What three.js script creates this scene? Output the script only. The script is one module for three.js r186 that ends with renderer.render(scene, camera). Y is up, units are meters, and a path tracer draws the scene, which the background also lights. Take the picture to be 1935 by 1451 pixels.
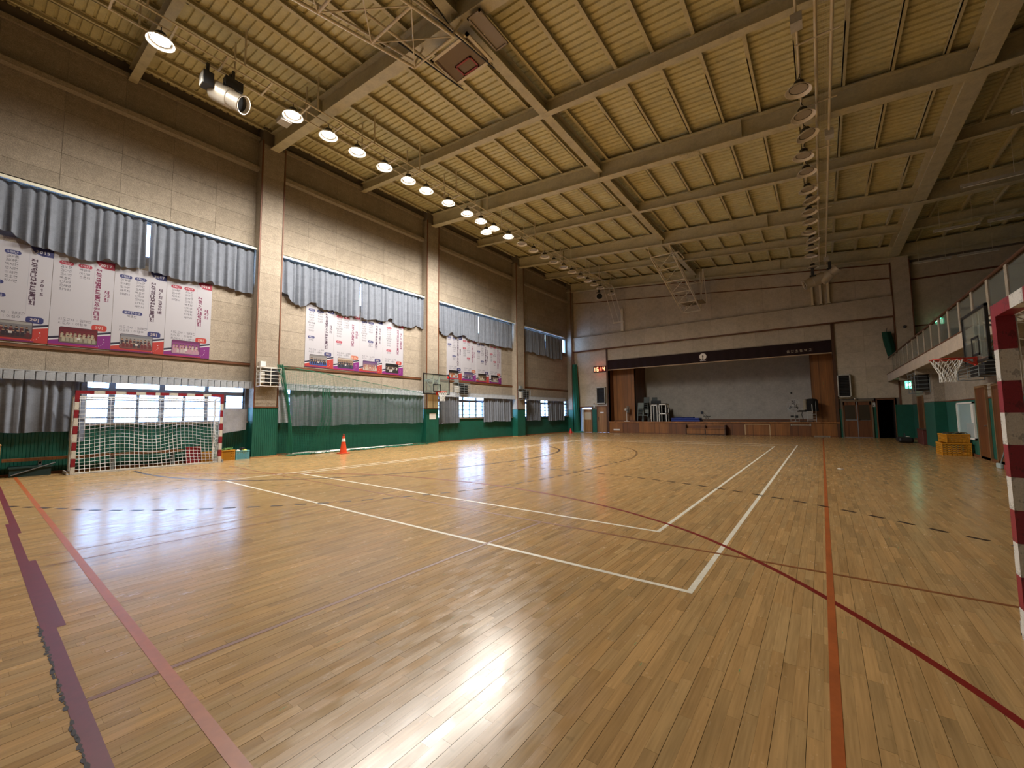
import * as THREE from 'three';
import { mergeGeometries } from 'three/addons/utils/BufferGeometryUtils.js';
import { RectAreaLightUniformsLib } from 'three/addons/lights/RectAreaLightUniformsLib.js';
import { RoundedBoxGeometry } from 'three/addons/geometries/RoundedBoxGeometry.js';
RectAreaLightUniformsLib.init();

// ------------------------------------------------------------------ camera, sky, exposure
const scene = new THREE.Scene();
const camera = new THREE.PerspectiveCamera(86.44, 1935 / 1451, 0.05, 200);
camera.position.set(0, 1.37, 0);
camera.up.set(0.052857, 0.997121, 0.054364);
camera.lookAt(-0.601126, 1.37 + 0.075242, -0.795604);
scene.add(camera);
scene.background = new THREE.Color().setRGB(0.32, 0.56, 1.0);     // bright blue-white daylight outside the windows
scene.backgroundIntensity = 7.5;
const renderer = new THREE.WebGLRenderer({ antialias: true });
renderer.toneMapping = THREE.LinearToneMapping;
renderer.toneMappingExposure = 1.95;
renderer.shadowMap.enabled = true;
const LAMP_CD = 57;                                                // candela of each lit high bay lamp

// ------------------------------------------------------------------ helpers
const V = (x, y, z) => new THREE.Vector3(x, y, z);
let seed = 7;
const rnd = () => { seed = (seed * 1664525 + 1013904223) % 4294967296; return seed / 4294967296; };
const rr = (a, b) => a + (b - a) * rnd();
const names = new Map();
function numbered(n) { const k = names.get(n) ?? 0; names.set(n, k + 1); return k ? n + '_' + String(k).padStart(3, '0') : n; }
function shade(o) { o.castShadow = true; o.receiveShadow = true; return o; }
function fixGeo(g) { if (!g.index) { const n = g.attributes.position.count; g.setIndex([...Array(n).keys()]); } for (const k of Object.keys(g.attributes)) if (!['position', 'normal', 'uv', 'color'].includes(k)) g.deleteAttribute(k); return g; }
function merge(list) { list = list.map(fixGeo); return list.length === 1 ? list[0] : mergeGeometries(list); }
function obj(name, geos, m, parent = scene) {
  const g = Array.isArray(geos) ? merge(geos) : geos;
  const o = shade(new THREE.Mesh(g, m));
  o.name = parent === scene ? numbered(name) : name; parent.add(o); return o;
}
function objs(name, list, m, parent) { for (const g of list) obj(name, g, m, parent); }
function tag(o, label, category, group) { o.userData.label = label; o.userData.category = category; if (group) o.userData.group = group; return o; }
function thing(name, label, category, [x, y, z] = [0, 0, 0], turn = 0, group) {
  const o = new THREE.Group(); o.name = numbered(name); o.position.set(x, y, z); o.rotation.y = turn; scene.add(o);
  return tag(o, label, category, group);
}
function struct(name, label) { const o = new THREE.Group(); o.name = numbered(name); o.userData.kind = 'structure'; if (label) o.userData.label = label; scene.add(o); return o; }
function dup(root, [x, y, z], turn, label) {
  const r = root.clone(); r.name = numbered(root.name.replace(/_\d+$/, '')); r.userData = { ...root.userData, label }; scene.add(r);
  r.position.set(x, y, z); r.rotation.y = turn; return r;
}
const bx = (x0, x1, y0, y1, z0, z1) => { const g = new THREE.BoxGeometry(Math.abs(x1 - x0), Math.abs(y1 - y0), Math.abs(z1 - z0)); g.translate((x0 + x1) / 2, (y0 + y1) / 2, (z0 + z1) / 2); return uvm(g); };
const rb = (w, h, d, r, x = 0, y = 0, z = 0) => { const g = new RoundedBoxGeometry(w, h, d, 2, r); g.translate(x, y, z); return g; };
function uvm(g) {                                                  // uv in metres on axis-aligned faces
  const p = g.attributes.position, n = g.attributes.normal, u = g.attributes.uv;
  for (let i = 0; i < p.count; i++) {
    const ax = Math.abs(n.getX(i)), ay = Math.abs(n.getY(i)), az = Math.abs(n.getZ(i));
    if (ay >= ax && ay >= az) u.setXY(i, p.getX(i), p.getZ(i)); else if (ax >= az) u.setXY(i, p.getZ(i), p.getY(i)); else u.setXY(i, p.getX(i), p.getY(i));
  }
  return g;
}
function orient(g, a, b) {                                         // geometry built along +y, centred, laid between a and b
  const d = b.clone().sub(a), q = new THREE.Quaternion().setFromUnitVectors(V(0, 1, 0), d.clone().normalize());
  g.applyQuaternion(q); const m = a.clone().add(b).multiplyScalar(0.5); g.translate(m.x, m.y, m.z); return g;
}
const rod = (a, b, r, s = 8) => orient(new THREE.CylinderGeometry(r, r, a.distanceTo(b), s, 1), a, b);
function bar(a, b, w, h) {                                         // rectangular bar, h kept as upright as it can be
  const d = b.clone().sub(a), L = d.length(), z = d.normalize(); let x = V(0, 1, 0).cross(z); if (x.lengthSq() < 1e-6) x = V(1, 0, 0); x.normalize();
  const y = z.clone().cross(x), g = new THREE.BoxGeometry(w, h, L); uvm(g);
  g.applyMatrix4(new THREE.Matrix4().makeBasis(x, y, z)); const m = a.clone().add(b).multiplyScalar(0.5); g.translate(m.x, m.y, m.z); return g;
}
function iBeam(a, b, depth, fw, ft, wt) {                          // a, b: middle of the underside
  const up = V(0, 1, 0), o = (p, y) => p.clone().addScaledVector(up, y);
  return [bar(o(a, ft / 2), o(b, ft / 2), fw, ft), bar(o(a, depth - ft / 2), o(b, depth - ft / 2), fw, ft), bar(o(a, depth / 2), o(b, depth / 2), wt, depth - 2 * ft)];
}
function poly(pts, r, s = 4) {                                     // thin cord along points
  const out = []; for (let i = 0; i + 1 < pts.length; i++) { const g = new THREE.CylinderGeometry(r, r, pts[i].distanceTo(pts[i + 1]) + r, s, 1, true); out.push(orient(g, pts[i], pts[i + 1])); } return out;
}
function grid(nu, nv, f, uvs = 1) {                                // surface of f(u, v) -> Vector3, uv in metres
  const P = [], U = [], I = [];
  for (let j = 0; j <= nv; j++) for (let i = 0; i <= nu; i++) { const p = f(i / nu, j / nv); P.push(p.x, p.y, p.z); U.push((p.x + p.z) * uvs, p.y * uvs); }
  for (let j = 0; j < nv; j++) for (let i = 0; i < nu; i++) { const a = j * (nu + 1) + i, b = a + 1, c = a + nu + 1, d = c + 1; I.push(a, b, d, a, d, c); }
  const g = new THREE.BufferGeometry(); g.setAttribute('position', new THREE.Float32BufferAttribute(P, 3)); g.setAttribute('uv', new THREE.Float32BufferAttribute(U, 2)); g.setIndex(I); g.computeVertexNormals(); return g;
}
function extr(points, depth, bevel = 0) {                          // outline in xy extruded along z from 0 to depth
  const s = new THREE.Shape(points.map(([x, y]) => new THREE.Vector2(x, y)));
  return new THREE.ExtrudeGeometry(s, { depth, bevelEnabled: bevel > 0, bevelSize: bevel, bevelThickness: bevel, bevelSegments: 1 });
}
const lathe = (pts, s = 24) => new THREE.LatheGeometry(pts.map(([x, y]) => new THREE.Vector2(x, y)), s);
function tint(g, c) { const n = g.attributes.position.count, a = new Float32Array(n * 3); for (let i = 0; i < n; i++) a.set([c.r, c.g, c.b], i * 3); g.setAttribute('color', new THREE.BufferAttribute(a, 3)); return g; }
const ORD = ['nearest', 'second', 'third', 'fourth', 'fifth', 'sixth', 'seventh', 'eighth', 'ninth', 'tenth', 'eleventh', 'twelfth', 'thirteenth', 'fourteenth', 'fifteenth', 'sixteenth'];

// ------------------------------------------------------------------ textures
function hash(x, y) { const s = Math.sin(x * 127.1 + y * 311.7) * 43758.5453; return s - Math.floor(s); }
function vnoise(x, y, px = 1e9, py = 1e9) {
  const xi = Math.floor(x), yi = Math.floor(y), fx = x - xi, fy = y - yi, w = (t) => t * t * (3 - 2 * t), m = (a, n) => ((a % n) + n) % n;
  const h = (i, j) => hash(m(i, px), m(j, py)), u = w(fx), v = w(fy);
  return (h(xi, yi) * (1 - u) + h(xi + 1, yi) * u) * (1 - v) + (h(xi, yi + 1) * (1 - u) + h(xi + 1, yi + 1) * u) * v;
}
function tex(size, f, srgb = true) {                               // f(u, v) -> [r, g, b] 0..255
  const [w, h] = Array.isArray(size) ? size : [size, size], d = new Uint8Array(w * h * 4);
  for (let y = 0; y < h; y++) for (let x = 0; x < w; x++) { const c = f(x / w, y / h), k = (y * w + x) * 4; d[k] = c[0]; d[k + 1] = c[1]; d[k + 2] = c[2]; d[k + 3] = 255; }
  const t = new THREE.DataTexture(d, w, h); t.wrapS = t.wrapT = THREE.RepeatWrapping; t.magFilter = THREE.LinearFilter; t.minFilter = THREE.LinearMipmapLinearFilter; t.generateMipmaps = true;
  if (srgb) t.colorSpace = THREE.SRGBColorSpace; t.needsUpdate = true; return t;
}
const rep = (t, x, y = x) => { const c = t.clone(); c.repeat.set(x, y); c.needsUpdate = true; return c; };
const g3 = (v) => [v, v, v];
const T = {};
// maple grain: streaks along v, tile 1 m
T.grain = tex(512, (u, v) => { const a = vnoise(u * 96, v * 5, 96, 5), b = vnoise(u * 220, v * 12, 220, 12), c = vnoise(u * 9, v * 3, 9, 3), k = vnoise(u * 40, v * 30, 40, 30); const s = 0.80 + 0.10 * a + 0.06 * b + 0.09 * c - (k > 0.9 ? 0.10 * (k - 0.9) * 10 : 0); return [s * 252, s * 248 - 3, s * 240 - 6]; });
T.grainRough = tex(512, (u, v) => { const a = vnoise(u * 60, v * 40, 60, 40), b = vnoise(u * 7, v * 7, 7, 7), c = vnoise(u * 200, v * 14, 200, 14); return g3(255 * (0.50 + 0.20 * a * b + 0.22 * b + 0.10 * c)); }, false);
// wood-wool acoustic board, tile 1.2 m
const woolF = (u, v) => { let s = 0; s += 0.45 * vnoise(u * 150, v * 60, 150, 60) + 0.35 * vnoise(u * 60, v * 170, 60, 170) + 0.2 * vnoise(u * 12, v * 12, 12, 12); return s; };
T.wool = tex(512, (u, v) => { const s = 0.78 + 0.34 * (woolF(u, v) - 0.28); return [Math.min(255, s * 240), Math.min(255, s * 238), Math.min(255, s * 234)]; });
T.woolB = tex(512, (u, v) => g3(255 * woolF(u, v)), false);
// oak veneer, streaks along v
T.veneer = tex(512, (u, v) => { const a = vnoise(u * 70, v * 2, 70, 2), b = vnoise(u * 160, v * 6, 160, 6), c = vnoise(u * 14, v * 1, 14, 1); const s = 0.62 + 0.22 * a + 0.10 * b + 0.16 * c; return [s * 250, s * 244, s * 236]; });
T.cloth = tex(256, (u, v) => { const a = vnoise(u * 128, v * 20, 128, 20), b = vnoise(u * 20, v * 128, 20, 128), c = vnoise(u * 5, v * 5, 5, 5); const s = 0.80 + 0.10 * a + 0.08 * b + 0.08 * c; return g3(s * 250); });
T.grime = tex(256, (u, v) => { const a = vnoise(u * 6, v * 6, 6, 6), b = vnoise(u * 24, v * 24, 24, 24), c = vnoise(u * 90, v * 90, 90, 90); const s = 0.84 + 0.08 * a + 0.06 * b + 0.06 * c; return g3(s * 250); });
T.scuff = tex(256, (u, v) => { const a = vnoise(u * 9, v * 9, 9, 9), b = vnoise(u * 60, v * 30, 60, 30), c = vnoise(u * 120, v * 120, 120, 120); const k = (a * 0.5 + b * 0.5 > 0.62) ? 0.80 : 1; const s = k * (0.88 + 0.12 * c); return g3(s * 250); });

function mat(color, rough = 0.7, o = {}) { const m = new (o.clearcoat || o.transmission || o.sheen ? THREE.MeshPhysicalMaterial : THREE.MeshStandardMaterial)({ color: new THREE.Color(color), roughness: rough, side: THREE.DoubleSide, ...o }); return m; }
const wool1 = rep(T.wool, 0.83), woolB1 = rep(T.woolB, 0.83), grime1 = rep(T.grime, 0.6);
const M = {
  wool: [0xb2a696, 0xaea292, 0xb5a999].map((c) => mat(c, 0.95, { map: wool1, bumpMap: woolB1, bumpScale: 0.004 })),
  smooth: [0xc8bba6, 0xc4b7a2, 0xcbbea9].map((c) => mat(c, 0.9, { map: rep(T.grime, 0.8) })),  // plain end wall boards, colour lightened to stand in for light missing there
  ledge: mat(0xb9ad9b, 0.9, { map: wool1 }),
  trimBrown: mat(0x6d4227, 0.55, { map: grime1 }),
  core: mat(0x6a6259, 0.95),
  green: mat(0x0d5a49, 0.5, { map: grime1 }),
  steel: mat(0xd0c7a6, 0.55, { map: grime1 }),
  deck: mat(0xdad09e, 0.5, { map: grime1 }),
  purlin: mat(0xd6cca6, 0.55, { map: grime1 }),
  pipe: mat(0xd6cbb2, 0.45),
  alu: mat(0x8f949b, 0.4, { metalness: 0.6 }),
  aluDark: mat(0x55585e, 0.45, { metalness: 0.5 }),
  pane: mat(0xffffff, 0.02, { transmission: 1, thickness: 0, ior: 1.45 }),
  curtain: mat(0x747a85, 0.92, { map: rep(T.cloth, 2.2), sheen: 0.3 }),
  valance: mat(0xa7acb3, 0.92, { map: rep(T.cloth, 2.2) }),
  railCream: mat(0xd6d4c0, 0.5),
  white: mat(0xdedcd6, 0.5), offwhite: mat(0xc8c5bd, 0.6, { map: grime1 }),
  wornWhite: mat(0xcac7bf, 0.6, { map: rep(T.scuff, 2) }),
  black: mat(0x111112, 0.5), dark: mat(0x1d1d1f, 0.6), charcoal: mat(0x34363a, 0.6),
  red: mat(0xc4261e, 0.45), rimRed: mat(0xb4301f, 0.45, { metalness: 0.2 }),
  cord: mat(0xe6e6e2, 0.85), cordGreen: mat(0x15664d, 0.85),
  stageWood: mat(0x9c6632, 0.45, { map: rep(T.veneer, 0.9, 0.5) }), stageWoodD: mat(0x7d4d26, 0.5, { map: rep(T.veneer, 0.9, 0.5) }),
  door: mat(0x7a4a28, 0.45, { map: rep(T.veneer, 0.9, 0.5) }), doorLight: mat(0xa5794c, 0.5, { map: rep(T.veneer, 0.9, 0.5) }),
  backdrop: mat(0xbcb7ae, 0.9, { map: grime1 }),
  maroon: mat(0x22090c, 0.9, { map: rep(T.cloth, 2) }),
  blue: mat(0x1a2f7a, 0.6), yellow: mat(0xc8891f, 0.55), cyan: mat(0x6fb3bf, 0.5), orange: mat(0xd8481e, 0.5),
  chrome: mat(0xbfc2c4, 0.25, { metalness: 0.9 }), greyPlastic: mat(0x6f7677, 0.6), grille: mat(0xb9b9b6, 0.4, { metalness: 0.4 }),
};

// ------------------------------------------------------------------ floor: two-strip maple boards, court lines
{
  const floor = struct('floor');
  obj('subfloor', bx(-15.95, 3.75, -0.12, -0.012, -28.6, 6.2), mat(0x1c130b, 0.9), floor);
  obj('rear_flooring', bx(-15.7, 3.6, -0.012, 0, 0.62, 6), mat(0xa98250, 0.35, { map: T.grain }), floor);
  const woodM = new THREE.MeshPhysicalMaterial({ color: 0xffffff, vertexColors: true, map: T.grain, roughness: 0.315, specularIntensity: 0.55, roughnessMap: T.grainRough, bumpMap: T.grain, bumpScale: 0.00012, ior: 1.5 });
  const W = 0.059, planks = [];
  let row = 0;
  for (let x = -15.7; x < 3.58; x += W, row++) {
    let z = 0.62 + rr(0, 0.1);
    const pairGap = row % 2 === 0;
    while (z > -28.4) {
      const L = rr(0.22, 0.75), z1 = Math.max(z - L, -28.4);
      const t = rnd() < 0.10 ? rr(0.78, 0.87) : rnd() < 0.16 ? rr(1.05, 1.11) : rr(0.90, 1.04), warm = rr(-0.04, 0.04);
      planks.push({ x0: x + (pairGap ? 0.0010 : 0.0002), x1: x + W - (pairGap ? 0.0002 : 0.0010), z0: z - 0.0003, z1: z1 + 0.0003, c: [0.49 * t * (1 + warm), 0.325 * t, 0.152 * t * (1 - warm)], tx: rr(-1, 1) * 0.00005, tz: rr(-1, 1) * 0.00016, u: rr(0, 9), v: rr(0, 9) });
      z = z1;
    }
  }
  function fill(p, P, N, U, C, I) {
    const b = P.length / 3, { x0, x1, z0, z1 } = p, h = (sx, sz) => sx * p.tx + sz * p.tz, d = -0.008, q = (x, y, z, nx, ny, nz) => { P.push(x, y, z); N.push(nx, ny, nz); U.push(x + p.u, z + p.v); C.push(...p.c); };
    q(x0, h(-1, 1), z0, 0, 1, 0); q(x1, h(1, 1), z0, 0, 1, 0); q(x1, h(1, -1), z1, 0, 1, 0); q(x0, h(-1, -1), z1, 0, 1, 0); I.push(b, b + 1, b + 2, b, b + 2, b + 3);
    for (const [ax, az, sa, ta, bx_, bz, sb, tb, nx, nz] of [[x0, z0, -1, 1, x0, z1, -1, -1, -1, 0], [x1, z0, 1, 1, x1, z1, 1, -1, 1, 0], [x0, z0, -1, 1, x1, z0, 1, 1, 0, 1], [x0, z1, -1, -1, x1, z1, 1, -1, 0, -1]]) {
      const k = P.length / 3; q(ax, h(sa, ta), az, nx, 0, nz); q(bx_, h(sb, tb), bz, nx, 0, nz); q(bx_, d, bz, nx, 0, nz); q(ax, d, az, nx, 0, nz); I.push(k, k + 1, k + 2, k, k + 2, k + 3);
    }
  }
  function geo(list) {
    const P = [], N = [], U = [], C = [], I = []; for (const p of list) fill(p, P, N, U, C, I);
    const g = new THREE.BufferGeometry(); g.setAttribute('position', new THREE.Float32BufferAttribute(P, 3)); g.setAttribute('normal', new THREE.Float32BufferAttribute(N, 3)); g.setAttribute('uv', new THREE.Float32BufferAttribute(U, 2)); g.setAttribute('color', new THREE.Float32BufferAttribute(C, 3)); g.setIndex(I); return g;
  }
  camera.updateMatrixWorld(); camera.updateProjectionMatrix();
  for (const p of planks) {
    const c = V((p.x0 + p.x1) / 2, 0, (p.z0 + p.z1) / 2), d = c.distanceTo(camera.position), s = c.clone().project(camera);
    p.score = Math.abs(s.x) < 1 && Math.abs(s.y) < 1 && s.z < 1 ? (p.z0 - p.z1) / (d * d * d) : 0;
  }
  planks.sort((a, b) => b.score - a.score);
  for (const p of planks.slice(0, 300)) obj('plank', geo([p]), woodM, floor);
  const rest = obj('plank_field', geo(planks.slice(300)), woodM, floor); rest.userData.kind = 'stuff';

  // painted court lines, each a thin coat on the boards
  const line = (color, rough = 0.35) => new THREE.MeshStandardMaterial({ color, roughness: 0.42, map: grime1 });
  const Lm = { white: line(0xeee8d6), orange: line(0xaf5d2c), brown: line(0x85512a), red: line(0x7c1611), dark: line(0x3a2718), plum: line(0x6d1a24) };
  const yL = 0.0009;
  const strip = (x0, x1, z0, z1, y = yL) => bx(x0, x1, 0.0003, y, z0, z1);
  function ribbon(pts, w, y = yL) {                                // smooth curved line on the floor
    const cv = new THREE.CatmullRomCurve3(pts.map(([x, z]) => V(x, 0, z)), false, 'centripetal'), n = pts.length * 10, P = [], U = [], I = [];
    for (let i = 0; i <= n; i++) { const c = cv.getPointAt(i / n), t = cv.getTangentAt(i / n), s = V(-t.z, 0, t.x).normalize().multiplyScalar(w / 2); P.push(c.x - s.x, y, c.z - s.z, c.x + s.x, y, c.z + s.z); U.push(c.x, c.z, c.x + w, c.z); if (i < n) { const a = i * 2; I.push(a, a + 2, a + 1, a + 1, a + 2, a + 3); } }
    const g = new THREE.BufferGeometry(); g.setAttribute('position', new THREE.Float32BufferAttribute(P, 3)); g.setAttribute('uv', new THREE.Float32BufferAttribute(U, 2)); g.setIndex(I); g.computeVertexNormals(); if (g.attributes.normal.getY(0) < 0) { for (let i = 0; i < I.length; i += 3) { const t = I[i]; I[i] = I[i + 1]; I[i + 1] = t; } g.setIndex(I); g.computeVertexNormals(); } return g;
  }
  function dashes(pts, w, on, off, y = yL) {
    const cv = new THREE.CatmullRomCurve3(pts.map(([x, z]) => V(x, 0, z)), false, 'centripetal'), L = cv.getLength(), out = [];
    for (let s = 0; s + on < L; s += on + off) { const a = cv.getPointAt(s / L), b = cv.getPointAt((s + on) / L); a.y = b.y = y / 2; out.push(bar(a, b, w, y)); }
    return out;
  }
  const ln = (label, geos, m) => { const o = obj('court_line', geos, m, floor); o.userData.label = label; return o; };
  const rect = (x0, x1, z0, z1, w) => [strip(x0, x0 + w, z0, z1), strip(x1 - w, x1, z0, z1), strip(x0, x1, z0 - w, z0, yL + 0.0002), strip(x0, x1, z1, z1 + w, yL + 0.0002)];
  ln('white outer court rectangle', rect(-10.5, -0.86, -3.385, -20.8, 0.045), Lm.white);
  ln('white inner court rectangle', rect(-10.2, -1.57, -4.88, -19.7, 0.045), Lm.white);
  ln('orange line running towards the stage', strip(-0.042, 0.002, 0.4, -26.5, 0.0016), Lm.orange);
  ln('orange line across the near floor', strip(-15.4, 3.2, -0.745, -0.69, 0.0014), Lm.orange);
  ln('plum line along the near edge', [strip(-8.6, 3.2, -0.418, -0.352, 0.0014), strip(-15.3, -7.8, -0.45, -0.385, 0.0013), strip(-6.2, -4.1, -0.462, -0.402, 0.0012)], Lm.plum);
  ln('brown line towards the stage', strip(-2.95, -2.915, -0.37, -4.48, 0.0012), Lm.brown);
  ln('brown line across the court', strip(-13.4, 2.6, -4.50, -4.46, 0.0012), Lm.brown);
  ln('thin brown line near the goal', [strip(-6.32, -6.30, -0.5, -12, 0.0007), strip(-5.87, -5.85, -0.5, -9, 0.0007)], Lm.brown);
  ln('dark red goal arc', ribbon([[-13.2, -2.9], [-11.3, -4.1], [-9.46, -5.3], [-8.32, -5.85], [-6.4, -6.2], [-5.1, -6.25], [-3.98, -6.12], [-3.01, -5.9], [-2.13, -5.57], [-1.32, -5.12], [-0.78, -4.68], [-0.33, -4.23], [-0.01, -3.84], [0.39, -3.27], [0.63, -2.85], [0.86, -2.3], [1.0, -1.6]], 0.05, 0.0015), Lm.red);
  ln('dark goal arc on the far side', ribbon([[-14.4, -2.66], [-13.37, -2.69], [-11.93, -2.9], [-10.7, -3.33], [-10.0, -3.75], [-9.37, -4.33], [-8.79, -4.98], [-8.2, -6.09], [-7.72, -7.68], [-7.5, -9.1], [-7.38, -10.65], [-7.55, -12.19], [-8.12, -13.73], [-9.54, -15.27]], 0.07, 0.0013), Lm.dark);
  ln('dark dashed arc around the left goal', dashes([[-10.34, -0.44], [-9.62, -0.8], [-8.64, -1.3], [-7.81, -1.92], [-6.99, -2.73], [-6.62, -3.18], [-6.27, -3.64], [-5.95, -4.14], [-5.67, -4.62], [-5.43, -5.12], [-5.06, -6.19], [-4.9, -6.9], [-4.77, -7.72], [-4.72, -8.8], [-4.7, -10.08], [-4.69, -11.22], [-4.76, -12.4], [-5.21, -14.06], [-5.98, -15.57], [-7.07, -16.7]], 0.065, 0.17, 0.16, 0.0016), Lm.dark);
  ln('dark dashed arc across the court', dashes([[1.9, -6.2], [1.37, -6.52], [1.13, -6.68], [0.91, -6.86], [0.7, -7.05], [0.47, -7.23], [0.03, -7.52], [-0.49, -7.81], [-1.04, -8.06], [-1.78, -8.36], [-2.62, -8.6], [-3.15, -8.7], [-3.71, -8.79], [-4.51, -8.83], [-5.47, -8.88], [-6.17, -8.92], [-7.0, -8.87]], 0.06, 0.17, 0.16, 0.0016), Lm.dark);
  // ragged remains of black tape along the plum line
  const res = [];
  for (let i = 0; i < 46; i++) { const x = -4.2 + i * 0.042 + rr(-0.01, 0.01); if (i > 30 && i < 34) continue; const w = rr(0.008, 0.026), l = rr(0.018, 0.04); const sh = new THREE.Shape(); const n = 7; for (let k = 0; k < n; k++) { const a = k / n * Math.PI * 2, r = rr(0.6, 1.2); sh[k ? 'lineTo' : 'moveTo'](Math.cos(a) * l * r, Math.sin(a) * w * 0.5 * r); } const g = new THREE.ExtrudeGeometry(sh, { depth: 0.0006, bevelEnabled: false }); g.rotateX(-Math.PI / 2); g.translate(x, 0.001, -0.351 + rr(-0.004, 0.008)); res.push(g); }
  ln('torn black tape residue beside the plum line', res, mat(0x2a2426, 0.7));
}

// ------------------------------------------------------------------ left wall
const PIL = [[-5.76, -6.51], [-13.35, -14.10], [-20.82, -21.62], [-28.0, -28.4]];
const BAYS = [[1.74, -5.76], [-6.51, -13.35], [-14.10, -20.82], [-21.62, -28.0]];
const COL0 = [-1.08 + 1.155 * 2, -7.62 + 1.155, -15.06 + 1.155, -22.6 + 1.155];
const WIN = { lo: [1.22, 2.46], hi: [6.12, 7.2] };
function grooved(w, h, pitch, gw, gd) {                            // sheet facing +z with upright grooves
  const P = [], I = [], U = [], pts = []; let x = 0; const n = Math.max(1, Math.round(w / pitch)), p = w / n;
  for (let i = 0; i < n; i++) { pts.push([x, 0], [x + p - gw, 0], [x + p - gw / 2, -gd]); x += p; } pts.push([w, 0]);
  for (let i = 0; i + 1 < pts.length; i++) { const b = P.length / 3, [xa, za] = pts[i], [xb, zb] = pts[i + 1]; P.push(xa, 0, za, xb, 0, zb, xb, h, zb, xa, h, za); U.push(xa, 0, xb, 0, xb, h, xa, h); I.push(b, b + 1, b + 2, b, b + 2, b + 3); }
  const g = new THREE.BufferGeometry(); g.setAttribute('position', new THREE.Float32BufferAttribute(P, 3)); g.setAttribute('uv', new THREE.Float32BufferAttribute(U, 2)); g.setIndex(I); g.computeVertexNormals(); return g;
}
const faceX = (g, x, y, z) => { g.rotateY(Math.PI / 2); g.translate(x, y, z); return g; };          // +z face turned to look along +x, runs towards -z
const wl = struct('wall_left');
{
  const xo = -15.95, xc = -15.725, xp = -15.70, parts = [];
  parts.push(bx(xo, xc, 0, 12.2, 6, 1.74));
  for (const [a, b] of BAYS) {
    parts.push(bx(xo, xc, 0, WIN.lo[0], a, b), bx(xo, xc, WIN.lo[1], WIN.hi[0], a, b), bx(xo, xc, WIN.hi[1], 12.2, a, b));
    for (const [y0, y1] of [WIN.lo, WIN.hi]) parts.push(bx(xo, xc, y0, y1, a, a - 0.12), bx(xo, xc, y0, y1, b + 0.12, b));
  }
  for (const [a, b] of PIL) parts.push(bx(xo, -15.325, 0, 12.2, a, b));
  obj('wall_core', parts, M.core, wl);
  let pc = 0;
  const panel = (y0, y1, z0, z1, x = xp) => obj('panel', bx(x - 0.022, x, y0 + 0.003, y1 - 0.003, z0 - 0.003, z1 + 0.003), M.wool[pc++ % 3], wl);
  BAYS.forEach(([a0, b], i) => {
    const a = i ? a0 : 0.6, cuts = [a]; for (let z = COL0[i]; z > b + 0.08; z -= 1.155) if (z < a - 0.08) cuts.push(z); cuts.push(b);
    for (let k = 0; k + 1 < cuts.length; k++) {
      const z0 = cuts[k], z1 = cuts[k + 1];
      panel(2.5, 3.15, z0, z1);
      for (let r = 0; r < 4; r++) panel(3.24 + r * 0.655, 3.24 + (r + 1) * 0.655, z0, z1);
      for (let r = 0; r < 5; r++) panel(7.24 + r * 0.58, 7.24 + (r + 1) * 0.58, z0, z1);
      panel(10.28, 11.3, z0, z1, xp + 0.02);
    }
    obj('wainscot', faceX(grooved(a - b, 1.2, 0.062, 0.012, 0.008), xp, 0.02, a), M.green, wl);
    const sl = obj('sill', bx(-15.9, -15.64, 1.19, 1.235, a - 0.02, b + 0.02), mat(0x8c7a63, 0.5), wl); sl.userData.label = 'wooden window sill';
  });
  PIL.forEach(([a, b], i) => {
    const g = new THREE.Group(); g.name = 'pillar'; wl.add(g);
    const w = a - b;
    let y = 1.72; const x = -15.30;
    while (y < 11) { const y1 = Math.min(y + 0.585, 11.2); obj('panel', bx(x - 0.022, x, y + 0.002, y1 - 0.002, a - 0.03, b + 0.03), M.wool[pc++ % 3], g); y = y1; }
    obj('side_facing', bx(-15.7, -15.325, 1.72, 11.2, a + 0.02, a - 0.002), M.wool[1], g);
    if (i < 3) obj('rear_side_facing', bx(-15.7, -15.325, 1.72, 11.2, b - 0.02, b + 0.002), M.wool[1], g);
    obj('wainscot', [faceX(grooved(w, 1.66, 0.062, 0.012, 0.008), x + 0.012, 0.04, a), bx(-15.7, -15.29, 0.04, 1.70, a + 0.022, a), bx(-15.7, -15.29, 0.04, 1.70, b, b - 0.022)], M.green, g);
    obj('cap_rail', bx(-15.7, -15.27, 1.70, 1.735, a + 0.03, b - 0.03), M.trimBrown, g);
    obj('corner_strip', [bx(-15.335, -15.29, 1.735, 11.2, a + 0.022, a - 0.02), bx(-15.335, -15.29, 1.735, 11.2, b + 0.02, b - 0.022)], M.trimBrown, g);
    obj('plinth', bx(-15.7, -15.25, 0, 0.045, a + 0.06, b - 0.06), mat(0xa07a50, 0.5), g);
  });
}
// trims of the left wall, one for each bay
BAYS.forEach(([a0, b], i) => {
  const a = i ? a0 : 0.6;
  const t = struct('trim_' + (i * 2 + 1)); obj('picture_rail', bx(-15.71, -15.665, 3.155, 3.225, a, b), M.trimBrown, t);
  const u = struct('trim_' + (i * 2 + 2)); obj('ledge', bx(-15.71, -15.5, 10.13, 10.27, a, b), M.ledge, u); obj('head_strip', bx(-15.7, -15.6, 11.3, 11.42, a, b), M.ledge, u);
  const s = struct('baseboard_left_' + (i + 1)); obj('board', bx(-15.7, -15.66, 0, 0.05, a, b), mat(0x8a5a36, 0.5), s);
});
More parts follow.
